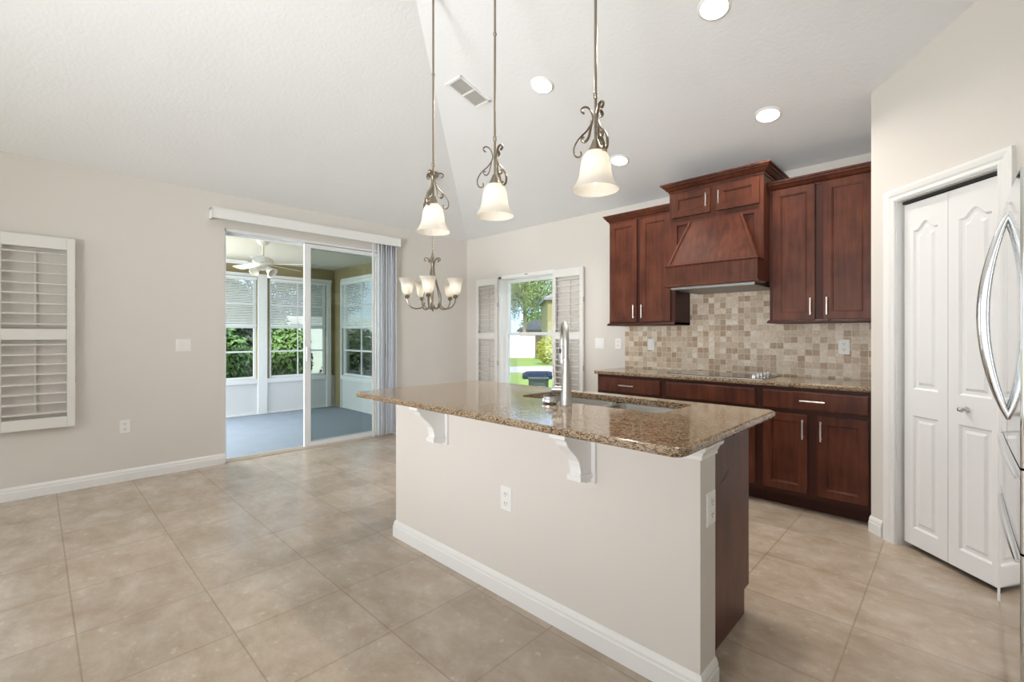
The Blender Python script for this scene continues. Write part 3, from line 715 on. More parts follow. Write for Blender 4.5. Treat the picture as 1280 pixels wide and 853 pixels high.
def corbel(x0, x1):
    d = [(0, .8935), (.20, .8935), (.20, .876), (.19, .870), (.18, .862), (.172, .845), (.152, .825), (.122, .800), (.098, .772), (.088, .745), (.084, .722), (.090, .712), (.092, .700), (.080, .690), (.060, .682), (.045, .676), (0, .676)]
    bm = BM(); w = x1 - x0
    prism(bm, [(IY0 - a, b) for a, b in d], 'x', x0 + w*.2, x1 - w*.2)
    box(bm, x0, x1, IY0 - .014, IY0 + .002, .668, .8935, .003)
    box(bm, x0 + w*.08, x1 - w*.08, IY0 - .205, IY0, .876, .8935, .002)
    box(bm, x0 + w*.12, x1 - w*.12, IY0 - .096, IY0 - .01, .690, .712, .003)
    obj('corbel', bm, 'trim', isl)
corbel(-2.115, -2.025); corbel(-1.150, -1.060)

TX0, TX1, TY0, TY1 = -2.668, -0.600, 1.358, 2.385
HOLE = (-1.800, -0.945, 1.915, 2.285)
bm = BM(); slab_top(bm, TX0, TX1, TY0, TY1, 0.895, 0.927, 0.045, HOLE)
solo('island_countertop', bm, 'granite', (-1.63, 1.87, 0.895), 'polished speckled granite island countertop with rounded corners and sink cutout', 'countertop')

# sink
sk = thing('kitchen_sink', (-1.37, 2.10, 0.895), 'stainless steel double bowl sink set under the island countertop', 'sink')
def bowl(x0, x1, y0, y1, depth):
    bm = BM(); zt = 0.8945
    rings = []
    for ins, z in ((-0.018, zt), (0.0, zt), (0.004, zt - .01), (0.012, zt - depth + .035), (0.022, zt - depth + .012), (0.045, zt - depth), (0.12, zt - depth - .004)):
        rings.append(rrect(x0 + ins, x1 - ins, y0 + ins, y1 - ins, max(.05 - ins*.3, .012), z))
    L = [[bm.verts.new(p) for p in r] for r in rings]; n = len(L[0])
    for a, b in zip(L, L[1:]):
        for i in range(n): bm.faces.new((a[i], a[(i+1) % n], b[(i+1) % n], b[i]))
    bm.faces.new(L[-1])
    bw = obj('bowl', bm, 'sink', sk, smooth=True)
    bm = BM(); lathe(bm, [(.045, 0), (.045, .003), (.035, .004), (.030, .001), (.002, .001)], ((x0 + x1)/2, (y0 + y1)/2, zt - depth - .003), 20)
    obj('drain', bm, 'chrome', bw, smooth=True)
bowl(-1.785, -1.385, 1.930, 2.270, 0.20); bowl(-1.345, -0.960, 1.930, 2.270, 0.20)

# faucet, spout swung towards the window
FX, FY, FZ = -1.409, 1.845, 0.927
fc = thing('kitchen_faucet', (FX, FY, FZ), 'tall brushed steel pull-down faucet standing on the island countertop', 'faucet')
bm = BM(); lathe(bm, [(.031, 0), (.031, .006), (.029, .010), (.028, .05), (.024, .12), (.019, .19), (.0165, .225), (.0165, .23)], (FX, FY, FZ), 24)
obj('column', bm, 'steel', fc, smooth=True)
dv = V((-0.695, 0.719, 0)); base = V((FX, FY, FZ))
bm = BM(); pts = [base + V((0, 0, .225)), base + V((0, 0, .25))]
Rr = .085
for i in range(0, 13):
    a = pi * i/12; pts.append(base + dv*(Rr - Rr*cos(a)) + V((0, 0, .315 + Rr*1.05*sin(a))))
pts += [base + dv*(2*Rr) + V((0, 0, .29))]
tube(bm, pts, 0.0145, 14); obj('spout', bm, 'steel', fc, smooth=True)
bm = BM(); hb = base + dv*(2*Rr)
tube(bm, [hb + V((0, 0, .292)), hb + V((0, 0, .285)), hb + dv*.002 + V((0, 0, .24)), hb + dv*.004 + V((0, 0, .20)), hb + dv*.004 + V((0, 0, .192))], [.0145, .017, .018, .0215, .0195], 16)
sp = obj('spray_head', bm, 'steel', fc, smooth=True)
bm = BM(); bb_ = hb - V((sqrt(.5)*0, 0, 0)) + V((0.0, -0.019, .262)); box(bm, bb_.x - .006, bb_.x + .006, bb_.y - .003, bb_.y + .004, bb_.z - .012, bb_.z + .012, .002); obj('spray_button', bm, 'slot', sp)
bm = BM(); lathe(bm, [(.0175, 0), (.0175, .005)], (FX, FY, FZ + .222), 20); obj('collar_ring', bm, 'chrome', fc, smooth=True)
bm = BM(); lv = V((-0.80, -0.35, 0)).normalized(); p0 = base + V((0, 0, .075))
tube(bm, [p0 + lv*.015, p0 + lv*.03, p0 + lv*.070, p0 + lv*.074], [.016, .0165, .0165, .012], 16)
tube(bm, [p0 + lv*.062 + V((0, 0, .005)), p0 + lv*.070 + V((0, 0, .10))], [.004, .005], 10)
obj('side_lever', bm, 'steel', fc, smooth=True)

st = thing('sink_strainer', (-1.492, 1.820, FZ), 'round polished metal sink strainer with dark top beside the faucet', 'sink strainer')
bm = BM(); lathe(bm, [(.030, 0), (.040, .006), (.042, .018), (.036, .030), (.033, .036), (.034, .040)], (-1.492, 1.820, FZ), 28); obj('basket', bm, 'chrome', st, smooth=True)
bm = BM(); lathe(bm, [(.030, 0), (.030, .005), (.010, .008), (.008, .014), (.002, .015)], (-1.492, 1.820, FZ + .0395), 24); obj('rubber_seal', bm, 'slot', st, smooth=True)

# ---------------------------------------------------------------- outlets and switches
def plate(kind, c, n, label, w=0.075, h=0.118, gang=1):
    """c centre on the wall, n outward normal"""
    n = V(n).normalized(); u = V((0, 0, 1)).cross(n).normalized(); z = V((0, 0, 1))
    mt = Matrix((( u.x, n.x, z.x, c[0]), (u.y, n.y, z.y, c[1]), (u.z, n.z, z.z, c[2]), (0, 0, 0, 1)))
    isw = kind == 'light_switch'
    t = thing(kind, c, label, 'light switch' if isw else 'power outlet', 'white wall plates')
    bm = BM(); W = w + (0.046 if gang == 2 else 0)
    loft(bm, [[tuple(mt @ V((x, d, zz))) for x, zz in ((-W/2 + e, -h/2 + e), (W/2 - e, -h/2 + e), (W/2 - e, h/2 - e), (-W/2 + e, h/2 - e))] for e, d in ((0, 0.0005), (0, .003), (.004, .006))])
    obj('cover_plate', bm, 'plate', t)
    for g in range(gang):
        cx = (g - (gang - 1)/2)*0.046
        if isw:
            bm = BM(); box(bm, cx - .0165, cx + .0165, .006, .0095, -.033, .033, .001, mat=mt); obj('rocker', bm, 'plate', t)
        else:
            bm = BM()
            for s in (-1, 1): box(bm, cx - .017, cx + .017, .006, .0085, s*.0225 - .0145, s*.0225 + .0145, .002, mat=mt)
            r = obj('receptacle', bm, 'plate', t)
            for s in (-1, 1):
                bm = BM()
                for q in (-.0065, .0065): box(bm, cx + q - .0014, cx + q + .0014, .0084, .0089, s*.0225 - .002, s*.0225 + .008, mat=mt)
                box(bm, cx - .0025, cx + .0025, .0084, .0089, s*.0225 - .010, s*.0225 - .006, mat=mt)
                obj('socket_slots', bm, 'slot', r)
    return t
plate('light_switch', (XA, 0.974, 1.180), (1, 0, 0), 'white double switch plate on the left wall beside the sliding glass door', gang=2)
plate('power_outlet', (XA, 0.548, 0.475), (1, 0, 0), 'white power outlet low on the left wall above the baseboard')
plate('light_switch', (-2.925, YK, 1.180), (0, -1, 0), 'white double switch plate on the wall right of the small window', gang=2)
plate('power_outlet', (-2.685, YK, 1.180), (0, -1, 0), 'white power outlet on painted wall just left of the backsplash')
plate('light_switch', (-2.292, YK - .010, 1.176), (0, -1, 0), 'white switch plate on the backsplash under the left wall cabinet')
plate('power_outlet', (-0.651, YK - .010, 1.180), (0, -1, 0), 'white power outlet on the backsplash under the right wall cabinet')
plate('power_outlet', (-1.577, IY0, 0.480), (0, -1, 0), 'white power outlet on the long front face of the island')
plate('power_outlet', (IX1, 1.680, 0.655), (1, 0, 0), 'white power outlet on the narrow end of the island knee wall')

# ---------------------------------------------------------------- refrigerator
FYa, FYb, FXf, FH = 2.000, 2.910, 0.126, 1.775
fr = thing('refrigerator', ((FXf + .92)/2, (FYa + FYb)/2, 0), 'stainless steel french door refrigerator at the right edge beside the pantry', 'refrigerator')
bm = BM(); box(bm, FXf + .075, .930, FYa + .004, FYb - .004, 0.012, FH - .012, .004); obj('cabinet_body', bm, 'fridge_side', fr)
for xx in (.25, .85):
    for yy in (FYa + .06, FYb - .06):
        bm = BM(); cyl(bm, (xx, yy, 0), (xx, yy, .014), .02); obj('foot', bm, 'gasket', fr)
def bulge(y, y0, y1): 
    c = (FYa + FYb)/2; return FXf + 0.003*((y - c)/(0.455))**2
def fdoor(y0, y1, z0, z1, name):
    bm = BM(); n = 10; back = FXf + .070
    ring = [(back, y1), (back, y0), (bulge(y0, 0, 0) + .006, y0)]
    for i in range(n + 1):
        y = y0 + .005 + (y1 - y0 - .01)*i/n; ring.append((bulge(y, 0, 0), y))
    ring.append((bulge(y1, 0, 0) + .006, y1))
    loft(bm, [[(x, y, z) for x, y in ring] for z in (z0, z1)])
    return obj(name, bm, 'fridge', fr, smooth=True)
cy = (FYa + FYb)/2
dl = fdoor(cy + .002, FYb, 0.885, FH - .012, 'fridge_door'); dr = fdoor(FYa, cy - .002, 0.885, FH - .012, 'fridge_door')
d1 = fdoor(FYa, FYb, 0.635, 0.878, 'freezer_drawer'); d2 = fdoor(FYa, FYb, 0.065, 0.628, 'freezer_drawer')
for d, yy in ((dl, cy + .040), (dr, cy - .040)):
    bm = BM(); pts = []
    for i in range(21):
        u = i/20; z = 0.975 + u*0.735; pts.append((FXf + .004 - 0.066*sin(pi*u)**0.8, yy, z))
    tube(bm, pts, [.008 + .006*sin(pi*i/20) for i in range(21)], 12, flat=1.2); obj('door_handle', bm, 'chrome', d, smooth=True)
for d, zz in ((d1, .845), (d2, .595)):
    bm = BM(); pts = []
    for i in range(17):
        u = i/16; y = FYa + .05 + u*(FYb - FYa - .10); pts.append((bulge(y, 0, 0) - .004, y, zz))
    tube(bm, pts, [.006 + .006*sin(pi*i/16) for i in range(17)], 12); obj('drawer_handle', bm, 'chrome', d, smooth=True)
for ya in (FYb - .07, FYa + .01):
    bm = BM(); box(bm, FXf + .03, FXf + .12, ya, ya + .06, FH - .012, FH + .008, .004); obj('hinge_cover', bm, 'fridge_side', fr)

# ---------------------------------------------------------------- pendants
def bell(bm, c, rt, rb, h, up=False, th=0.003):
    """frosted bell: narrow neck, dome, flared lip"""
    pr = [(rt, h), (rb*.38, h*.975), (rb*.50, h*.90), (rb*.585, h*.78), (rb*.635, h*.62), (rb*.665, h*.46), (rb*.71, h*.33), (rb*.80, h*.20), (rb*.92, h*.08), (rb*.985, h*.02), (rb, 0.0)]
    inner = [(max(r - th, .002), z) for r, z in pr[::-1]]
    full = pr + inner
    if up: full = [(r, h - z) for r, z in full]
    lathe(bm, full, c, 40, closed=True)
def point(name, loc, w, parent, rad=0.02, color=(1, .88, .72)):
    l = bpy.data.lights.new(name, 'POINT'); l.energy = w; l.shadow_soft_size = rad; l.color = color
    o = bpy.data.objects.new(name, l); C.objects.link(o); o.location = loc; o.parent = parent; return o
def make_pendant(label):
    """origin at the lower rim of the shade"""
    t = thing('pendant_light', (0, 0, 0), label, 'pendant light', 'bell pendant lights hanging over the island')
    bm = BM(); bell(bm, (0, 0, 0), .028, .112, .185); sh = obj('shade', bm, 'frost', t, smooth=True, local=True)
    bm = BM(); lathe(bm, [(.004, .03), (.022, .045), (.029, .07), (.026, .10), (.016, .13), (.014, .16)], (0, 0, 0), 20); obj('bulb', bm, 'bulb', sh, smooth=True, local=True)
    bm = BM(); lathe(bm, [(.012, .24), (.020, .222), (.030, .20), (.036, .187), (.036, .181), (.015, .180), (.013, .15)], (0, 0, 0), 24); obj('socket_cap', bm, 'nickel', t, smooth=True, local=True)
    top = ROD_TOP
    bm = BM(); tube(bm, [(0, 0, .19), (0, 0, top)], .0062, 10)
    for zz in (.40, .41, .95): lathe(bm, [(.007, -.008), (.010, -.004), (.010, .004), (.007, .008)], (0, 0, zz), 14)
    obj('rod', bm, 'nickel', t, smooth=True, local=True)
    bm = BM(); lathe(bm, [(.010, -.02), (.03, -.016), (.055, -.005), (.06, .012), (.06, .025)], (0, 0, top), 28); obj('ceiling_canopy', bm, 'nickel', t, smooth=True, local=True)
    for k3 in range(3):
        a = R(20 + 120*k3); 
        def P(r, z, da=0): return (r*cos(a + da), r*sin(a + da), z)
        bm = BM()
        path = smooth_path([P(.052, .366), P(.064, .374), P(.066, .388), P(.050, .397), P(.030, .388), P(.014, .355), P(.016, .325), P(.040, .285), P(.080, .245), P(.101, .205), P(.098, .172), P(.080, .160), P(.066, .172), P(.070, .186)], 5)
        tube(bm, path, .0085, 8, flat=.45)
        obj('scroll_arm', bm, 'nickel', t, smooth=True, local=True)
        bm = BM()
        path = smooth_path([P(.016, .33), P(.024, .29), P(.034, .25), P(.050, .232), P(.064, .240), P(.062, .254), P(.052, .252)], 5)
        tube(bm, path, .0065, 8, flat=.45)
        obj('inner_scroll', bm, 'nickel', t, smooth=True, local=True)
    for c_ in t.children:
        for o_ in [c_] + list(c_.children):
            if c_.name.startswith(('rod', 'ceiling_canopy')): continue
            for v_ in o_.data.vertices: v_.co *= 0.905
    point('pendant_lamp', (0, 0, .08), PEND_W, t, .03)
    return t
PZ, PYY = 1.894, 1.67
ROD_TOP = ceil_z(-1.74, PYY) - PZ - .022
pd = make_pendant('bell pendant light over the island, nearest to the dining chandelier'); pd.location = (-2.276, PYY, PZ); pd.rotation_euler = (0, 0, R(40))
dup(pd, (-1.740, PYY, PZ), 'middle bell pendant light of the row over the island', R(-25))
dup(pd, (-1.118, PYY, PZ), 'bell pendant light over the island, nearest to the range hood and largest in view', R(75))

# ---------------------------------------------------------------- chandelier
HX, HY = -4.01, 2.935
CS = 1.12
ch = thing('chandelier', (HX, HY, ceil_z(HX, HY)), 'five-armed nickel chandelier with upward frosted bell shades in the dining nook', 'chandelier')
bm = BM(); zc = ceil_z(HX, HY)
lathe(bm, [(.010, -.05), (.03, -.035), (.06, -.02), (.065, .012), (.065, .02)], (HX, HY, zc), 28); obj('ceiling_canopy', bm, 'nickel', ch, smooth=True)
bm = BM(); z = zc - .05; i = 0
while z > 2.12:
    ring = []
    for q in range(13):
        a = 2*pi*q/12; rr = .008*cos(a); hh = .018*sin(a)
        ring.append((HX + (rr if i % 2 else 0), HY + (0 if i % 2 else rr), z - .018 + hh))
    tube(bm, ring, .0022, 6); z -= .030; i += 1
obj('chain', bm, 'nickel', ch, smooth=True)
bm = BM(); lathe(bm, [(.003, .56), (.010, .53), (.013, .50), (.007, .46), (.008, .30), (.014, .28), (.014, .24), (.008, .20), (.008, .06), (.018, .04), (.020, .02), (.010, .0), (.003, -.015)], (HX, HY, 1.555), 20); obj('centre_column', bm, 'nickel', ch, smooth=True)
for k5 in range(5):
    a = R(314 + 72*k5)
    def P(r, z): return (HX + r*cos(a), HY + r*sin(a), z)
    bm = BM()
    tube(bm, smooth_path([P(.060, 2.018), P(.075, 2.020), P(.078, 2.036), P(.060, 2.046), P(.030, 2.030), P(.014, 1.98), P(.022, 1.90), P(.055, 1.78), P(.085, 1.68), P(.080, 1.60), P(.045, 1.565), P(.020, 1.585)], 5), .0085, 8, flat=.5)
    obj('frame_scroll', bm, 'nickel', ch, smooth=True)
    bm = BM(); tube(bm, smooth_path([P(.075, 1.62), P(.10, 1.578), P(.15, 1.565), P(.20, 1.580), P(.232, 1.625), P(.236, 1.668)], 5), .0065, 8)
    lathe(bm, [(.006, -.01), (.020, .0), (.024, .012), (.016, .024), (.016, .05)], P(.236, 1.665), 16)
    arm = obj('arm', bm, 'nickel', ch, smooth=True)
    bm = BM(); bell(bm, P(.236, 1.692), .022, .080, .150, up=True); sh = obj('shade', bm, 'frost', arm, smooth=True)
    bm = BM(); lathe(bm, [(.008, 0), (.012, .02), (.022, .045), (.020, .07), (.004, .085)], P(.236, 1.715), 14); obj('bulb', bm, 'bulb', sh, smooth=True)
    point('chandelier_lamp', V(P(.236, 1.77)) - ch.location, CHAND_W, ch, .02)
for o_ in list(ch.children):      # full size: the frame is built at 1/1.12 about its hanging height
    for q_ in [o_] + list(o_.children) + [g_ for k_ in o_.children for g_ in k_.children]:
        if q_.type == 'MESH' and not q_.name.startswith(('chain', 'ceiling_canopy')):
            for v_ in q_.data.vertices:
                v_.co.x *= CS; v_.co.y *= CS; v_.co.z = ((v_.co.z + zc - 1.8)*CS + 1.815) - zc
        elif q_.type == 'LIGHT':
            q_.location = (q_.location.x*CS, q_.location.y*CS, ((q_.location.z + zc - 1.8)*CS + 1.815) - zc)


# ---------------------------------------------------------------- recessed lights and air vent on the sloped ceiling
TILT = -atan(SL)
def make_can():
    t = thing('recessed_light', (0, 0, 0), 'x', 'recessed light', 'round recessed ceiling lights')
    bm = BM(); lathe(bm, [(.072, .0), (.074, -.009), (.084, -.006), (.090, -.001), (.090, .004), (.072, .004)], (0, 0, 0), 36, closed=True); obj('trim_ring', bm, 'trim', t, smooth=True, local=True)
    bm = BM(); lathe(bm, [(.074, -.004), (.060, -.0055), (.002, -.006)], (0, 0, 0), 32); obj('lens', bm, 'lamp', t, smooth=True, local=True)
    l = bpy.data.lights.new('can_lamp', 'AREA'); l.shape = 'DISK'; l.size = .11; l.energy = CAN_W; l.color = (1, .93, .84); l.spread = R(150)
    o = bpy.data.objects.new('can_lamp', l); C.objects.link(o); o.location = (0, 0, -.016); o.parent = t
    return t
can = make_can()
cans = [(-2.225, 2.62, 'round recessed ceiling light beside the air vent'), (-0.990, 2.66, 'round recessed ceiling light cut near the top edge of the photo'),
        (-0.990, 3.68, 'round recessed ceiling light above the tall cabinet right of the hood'), (-2.215, 3.69, 'round recessed ceiling light half behind the nearest pendant shade')]
for i, (x, y, lb) in enumerate(cans):
    o = can if i == 0 else copy_tree(can)
    o.location = (x, y, ceil_z(x, y) - .001); o.rotation_euler = (TILT, 0, 0); o['label'] = lb
vt = thing('air_vent', (-2.78, 2.38, ceil_z(-2.78, 2.38) - .001), 'white slatted air vent in the ceiling between the first two pendant rods', 'air vent', rot=(TILT, 0, 0))
bm = BM(); a, b = .092, .162
for x0, x1, y0, y1 in ((-a, -a + .022, -b, b), (a - .022, a, -b, b), (-a, a, -b, -b + .022), (-a, a, b - .022, b), (-a, a, -.008, .008)): box(bm, x0, x1, y0, y1, -.008, .002, .002)
obj('frame', bm, 'trim', vt, local=True)
bm = BM()
for i in range(9):
    x = -a + .028 + i*.0160
    prism(bm, [(x, -.001), (x + .010, -.007), (x + .0115, -.006), (x + .0015, 0)], 'y', -b + .02, b - .02)
obj('slats', bm, 'trim', vt, local=True)
bm = BM(); box(bm, -a + .02, a - .02, -b + .02, b - .02, -.0005, .001); obj('backing', bm, 'vent_grey', vt, local=True)

# ---------------------------------------------------------------- enclosed porch beyond the sliding door
QX, QY, QZ = -8.10, 3.766, 2.44
bm = BM(); box(bm, QX - .1, XA - .151, -0.6, QY + .1, -.10, -0.004); struct('floor_porch', bm, 'carpet')
bm = BM(); box(bm, QX - .1, XA - .151, -0.6, QY + .1, QZ, QZ + .12); struct('ceiling_porch', bm, 'porch_ceiling')
FW = [(1.545, 2.476), (2.668, 3.600)]; WB, WT = 0.55, 2.21
bm = BM()
box(bm, QX - .1, QX, -0.6, QY + .1, WT, QZ)
prev = -0.6
for a, b in [(0.42, 1.353)] + FW:
    box(bm, QX - .1, QX, prev, a, WB, WT); prev = b
box(bm, QX - .1, QX, prev, QY + .1, WB, WT)
struct('wall_porch_far', bm, 'olive')
bm = BM(); box(bm, QX - .1, QX, -0.6, QY + .1, 0, WB)
struct('wall_porch_knee', bm, 'kneewall')
RW = (-7.80, -6.58)
bm = BM()
box(bm, QX, XA - .15, QY, QY + .1, WT, QZ); box(bm, QX, RW[0], QY, QY + .1, 0, WT); box(bm, RW[1], XA - .15, QY, QY + .1, WB, WT)
struct('wall_porch_right', bm, 'olive')
bm = BM(); box(bm, RW[0], XA - .15, QY, QY + .1, 0, WB); struct('wall_porch_right_knee', bm, 'kneewall')
bm = BM()      # white posts and panel battens
for a, b in ((1.353, 1.545), (2.476, 2.640), (3.600, 3.70)): box(bm, QX, QX + .035, a + .012, b - .012, 0, WT + .01, .004)
box(bm, QX, QX + .02, -0.6, QY, .0, .03); box(bm, QX, QX + .03, -0.6, 3.70, WT - .005, WT + .045); box(bm, QX, QX + .03, -0.6, 3.70, WB - .05, WB + .02)
box(bm, QX + .28, RW[0] - .0, QY - .03, QY, 0, WT + .01); box(bm, RW[0], XA - .16, QY - .03, QY, WT - .005, WT + .045); box(bm, RW[0], XA - .16, QY - .03, QY, WB - .05, WB + .02)
struct('trim_1', bm, 'vinyl')
def porch_window(idx, mat, w):
    """local: x across 0..w, y into the wall, z up"""
    p = bpy.data.objects.new('window_%d' % idx, None); C.objects.link(p); p['kind'] = 'structure'; p.matrix_world = mat
    p.location = mat.to_translation(); p.rotation_euler = mat.to_euler()
    z0, z1 = WB + .02, WT - .005; bm = BM(); s = .035
    for a, b, c, d in ((0, s, z0, z1), (w - s, w, z0, z1), (s, w - s, z0, z0 + s), (s, w - s, z1 - s, z1), (s, w - s, 1.385, 1.425), (s, w - s, .995, 1.020), (s, w - s, 1.765, 1.785)):
        box(bm, a, b, .02, .06, c, d)
    box(bm, w/2 - .006, w/2 + .006, .03, .05, z0, z1)
    f = obj('window_frame', bm, 'vinyl', p, local=True)
    bm = BM(); box(bm, s, w - s, .044, .047, z0 + s, z1 - s); obj('pane', bm, 'glass', f, local=True)
    return p
def porch_blind(mat, w, zb, label):
    t = thing('mini_blind', mat.to_translation(), label, 'blinds', 'white mini blinds half lowered in the porch windows', rot=mat.to_euler())
    bm = BM(); z = zb; 
    while z < WT - .06:
        prism(bm, [(-.010, z - .0092), (.010, z + .0092), (.010, z + .0104), (-.010, z - .0080)], 'x', .01, w - .01); z += .026
    obj('slats', bm, 'blind', t, local=True)
    bm = BM(); box(bm, .005, w - .005, -.018, .018, WT - .055, WT - .012); obj('head_rail', bm, 'blind', t, local=True)
    bm = BM(); box(bm, .01, w - .01, -.014, .014, zb - .022, zb - .006); obj('bottom_rail', bm, 'blind', t, local=True)
def m_far(y0, off=0.0): return Matrix.Translation((QX + off, y0, 0)) @ Matrix.Rotation(R(90), 4, 'Z')
for i, (a, b) in enumerate([(0.42, 1.353)] + FW):
    porch_window(3 + i, m_far(a), b - a)
porch_window(6, Matrix.Translation((RW[0], QY, 0)), RW[1] - RW[0])
porch_blind(m_far(FW[0][0], .022), FW[0][1] - FW[0][0], 1.44, 'white mini blind half lowered in the porch window behind the ceiling fan')
porch_blind(m_far(FW[1][0], .022), FW[1][1] - FW[1][0], 1.44, 'white mini blind half lowered in the porch window seen across the open door edge')
porch_blind(Matrix.Translation((RW[0], QY - .022, 0)), RW[1] - RW[0], 1.42, 'white mini blind half lowered in the side window of the porch beside the vertical blinds')

# ceiling fan on the porch
GX, GY, GZ = -6.15, 1.955, QZ
fn = thing('ceiling_fan', (GX, GY, GZ), 'white ceiling fan with bell-shade light kit on the porch ceiling', 'ceiling fan')
bm = BM(); lathe(bm, [(.02, -.065), (.045, -.055), (.075, -.015), (.078, 0)], (GX, GY, GZ), 28); obj('ceiling_canopy', bm, 'fan', fn, smooth=True)
bm = BM(); cyl(bm, (GX, GY, GZ - .06), (GX, GY, GZ - .22), .012); obj('down_rod', bm, 'fan', fn, smooth=True)
bm = BM(); lathe(bm, [(.03, -.12), (.08, -.13), (.115, -.15), (.12, -.19), (.10, -.215), (.06, -.225), (.05, -.25), (.055, -.27), (.02, -.285)], (GX, GY, GZ - .085), 32); obj('motor_housing', bm, 'fan', fn, smooth=True)
for k_ in range(5):
    a = R(48 + 72*k_); bm = BM()
    rot = Matrix.Translation((GX, GY, GZ - .290)) @ Matrix.Rotation(a, 4, 'Z') @ Matrix.Rotation(R(12), 4, 'X')
    rings = []
    for r_, w_ in ((.17, .045), (.22, .058), (.40, .064), (.56, .066), (.60, .060), (.615, .045)): rings.append([tuple(rot @ V((r_, s_*w_, t_))) for s_, t_ in ((-1, -.003), (1, -.003), (1, .003), (-1, .003))])
    loft(bm, rings); bl = obj('blade', bm, 'fan', fn)
    bm = BM(); box(bm, .08, .20, -.018, .018, -.004, .004, mat=rot); obj('blade_bracket', bm, 'fan', bl)
for k_ in range(4):
    a = R(30 + 90*k_); bm = BM()
    mt = Matrix.Translation((GX, GY, GZ - .330)) @ Matrix.Rotation(a, 4, 'Z') @ Matrix.Translation((.055, 0, 0)) @ Matrix.Rotation(R(-50), 4, 'Y')
    pr = [(.014, 0), (.020, -.01), (.030, -.04), (.036, -.07), (.050, -.10), (.060, -.115)]
    lathe(bm, pr + [(r - .003, z) for r, z in pr[::-1]], seg=24, closed=True, mat=mt); obj('lamp_shade', bm, 'fan', fn, smooth=True)
for dx_, l_ in ((.03, .36), (-.02, .34)):
    bm = BM(); tube(bm, [(GX + dx_, GY, GZ - .365), (GX + dx_, GY, GZ - l_ - .085)], .0015, 6); obj('pull_chain', bm, 'nickel', fn)

# ---------------------------------------------------------------- outdoors
GZ0 = -0.14
FV = V((-sin(YAW), cos(YAW), 0)); RV = V((cos(YAW), sin(YAW), 0))
def at(px, d, z=GZ0):
    p = FV*d + RV*(d*(px - 640)/577.33); return V((p.x, p.y, z))
bm = BM(); box(bm, -70, 30, -30, 90, GZ0 - .2, GZ0); g = struct('ground_lawn', bm, 'grass')
def leafy(bm, c, rad, n, size, flat=1.0, shell=0.55):
    for _ in range(n):
        while True:
            d = V((random.uniform(-1, 1), random.uniform(-1, 1), random.uniform(-1, 1)))
            if 0.05 < d.length < 1: break
        d = d.normalized() * (shell + (1 - shell)*random.random()**.6)
        p = V(c) + V((d.x*rad[0], d.y*rad[1], d.z*rad[2]))
        if p.z < GZ0 + .03: continue
        s = size*random.uniform(.6, 1.3); nrm = (d + V((random.uniform(-.8, .8), random.uniform(-.8, .8), random.uniform(-.3, 1)))).normalized()
        u = nrm.orthogonal().normalized(); u.rotate(Matrix.Rotation(random.uniform(0, 6.28), 3, nrm)); w = nrm.cross(u)
        vs = [bm.verts.new(p + u*s), bm.verts.new(p + w*s*.45*flat + nrm*s*.15), bm.verts.new(p - u*s), bm.verts.new(p - w*s*.45*flat + nrm*s*.15)]
        bm.faces.new(vs)
def shrub(loc, rad, h, n, size, m, label, group=None, blobs=4, name='shrub', flat=1.0):
    loc = V(loc); t = thing(name, loc, label, 'shrub', group)
    bm = BM()
    for i in range(5):
        a = random.uniform(0, 6.28); tube(bm, [loc, loc + V((cos(a)*rad*.2, sin(a)*rad*.2, h*.4)), loc + V((cos(a)*rad*.45, sin(a)*rad*.45, h*.75))], [.018, .012, .005], 6)
    obj('stems', bm, 'bark', t)
    bm = BM(); leafy(bm, loc + V((0, 0, h*.52)), (rad, rad, h*.48), n, size, flat, .35)
    for i in range(blobs):
        a = random.uniform(0, 6.28); leafy(bm, loc + V((cos(a)*rad*.55, sin(a)*rad*.55, h*random.uniform(.45, .8))), (rad*.5, rad*.5, h*.25), n//4, size, flat, .4)
    obj('foliage', bm, m, t); return t
# beyond the porch: shrubs and a white fence
def farp(y, x, z=GZ0): return (x, y, z)
shrub(farp(2.35, -9.9), .58, 1.62, 3200, .060, 'leaf', 'leafy green shrub outside the left porch window')
shrub(farp(3.55, -10.1), .60, 1.75, 3400, .060, 'leaf', 'leafy green shrub outside the middle porch window, in front of the white fence', )
shrub(farp(3.15, -12.0), 1.1, 2.9, 3000, .09, 'leaf_dark', 'tall dark shrub behind the green shrubs outside the porch')
shrub(farp(4.35, -9.55), .30, .80, 420, .055, 'leaf_dark', 'sparse low plant with dark leaves outside the porch corner', blobs=2)
shrub((-10.9, 5.6, GZ0), .60, 1.75, 2200, .055, 'leaf_dark', 'dark shrub outside the side porch window, farther left')
shrub((-9.7, 5.7, GZ0), .55, 1.60, 2000, .055, 'leaf_dark', 'dark shrub outside the side porch window, farther right')
bm = BM(); box(bm, -11.2, -8.25, 0.5, 4.9, GZ0, GZ0 + .03); box(bm, -11.2, -7.0, 4.7, 6.2, GZ0, GZ0 + .03); struct('ground_mulch', bm, 'mulch')
fe = thing('vinyl_fence', (-13.2, 6.0, GZ0), 'tall white vinyl fence behind the shrubs outside the porch', 'fence')
for i in range(6):
    y = -1.0 + i*2.4
    bm = BM(); box(bm, -13.27, -13.13, y - .06, y + .06, GZ0, 1.85); lathe(bm, [(.09, 0), (.08, .03), (.002, .08)], (-13.2, y, 1.85), 4); obj('post', bm, 'fence', fe)
    if i < 5:
        bm = BM(); box(bm, -13.23, -13.17, y + .06, y + 2.34, GZ0 + .05, 1.75); box(bm, -13.25, -13.15, y + .06, y + 2.34, 1.68, 1.80); box(bm, -13.25, -13.15, y + .06, y + 2.34, GZ0 + .05, GZ0 + .2); obj('panel', bm, 'fence', fe)
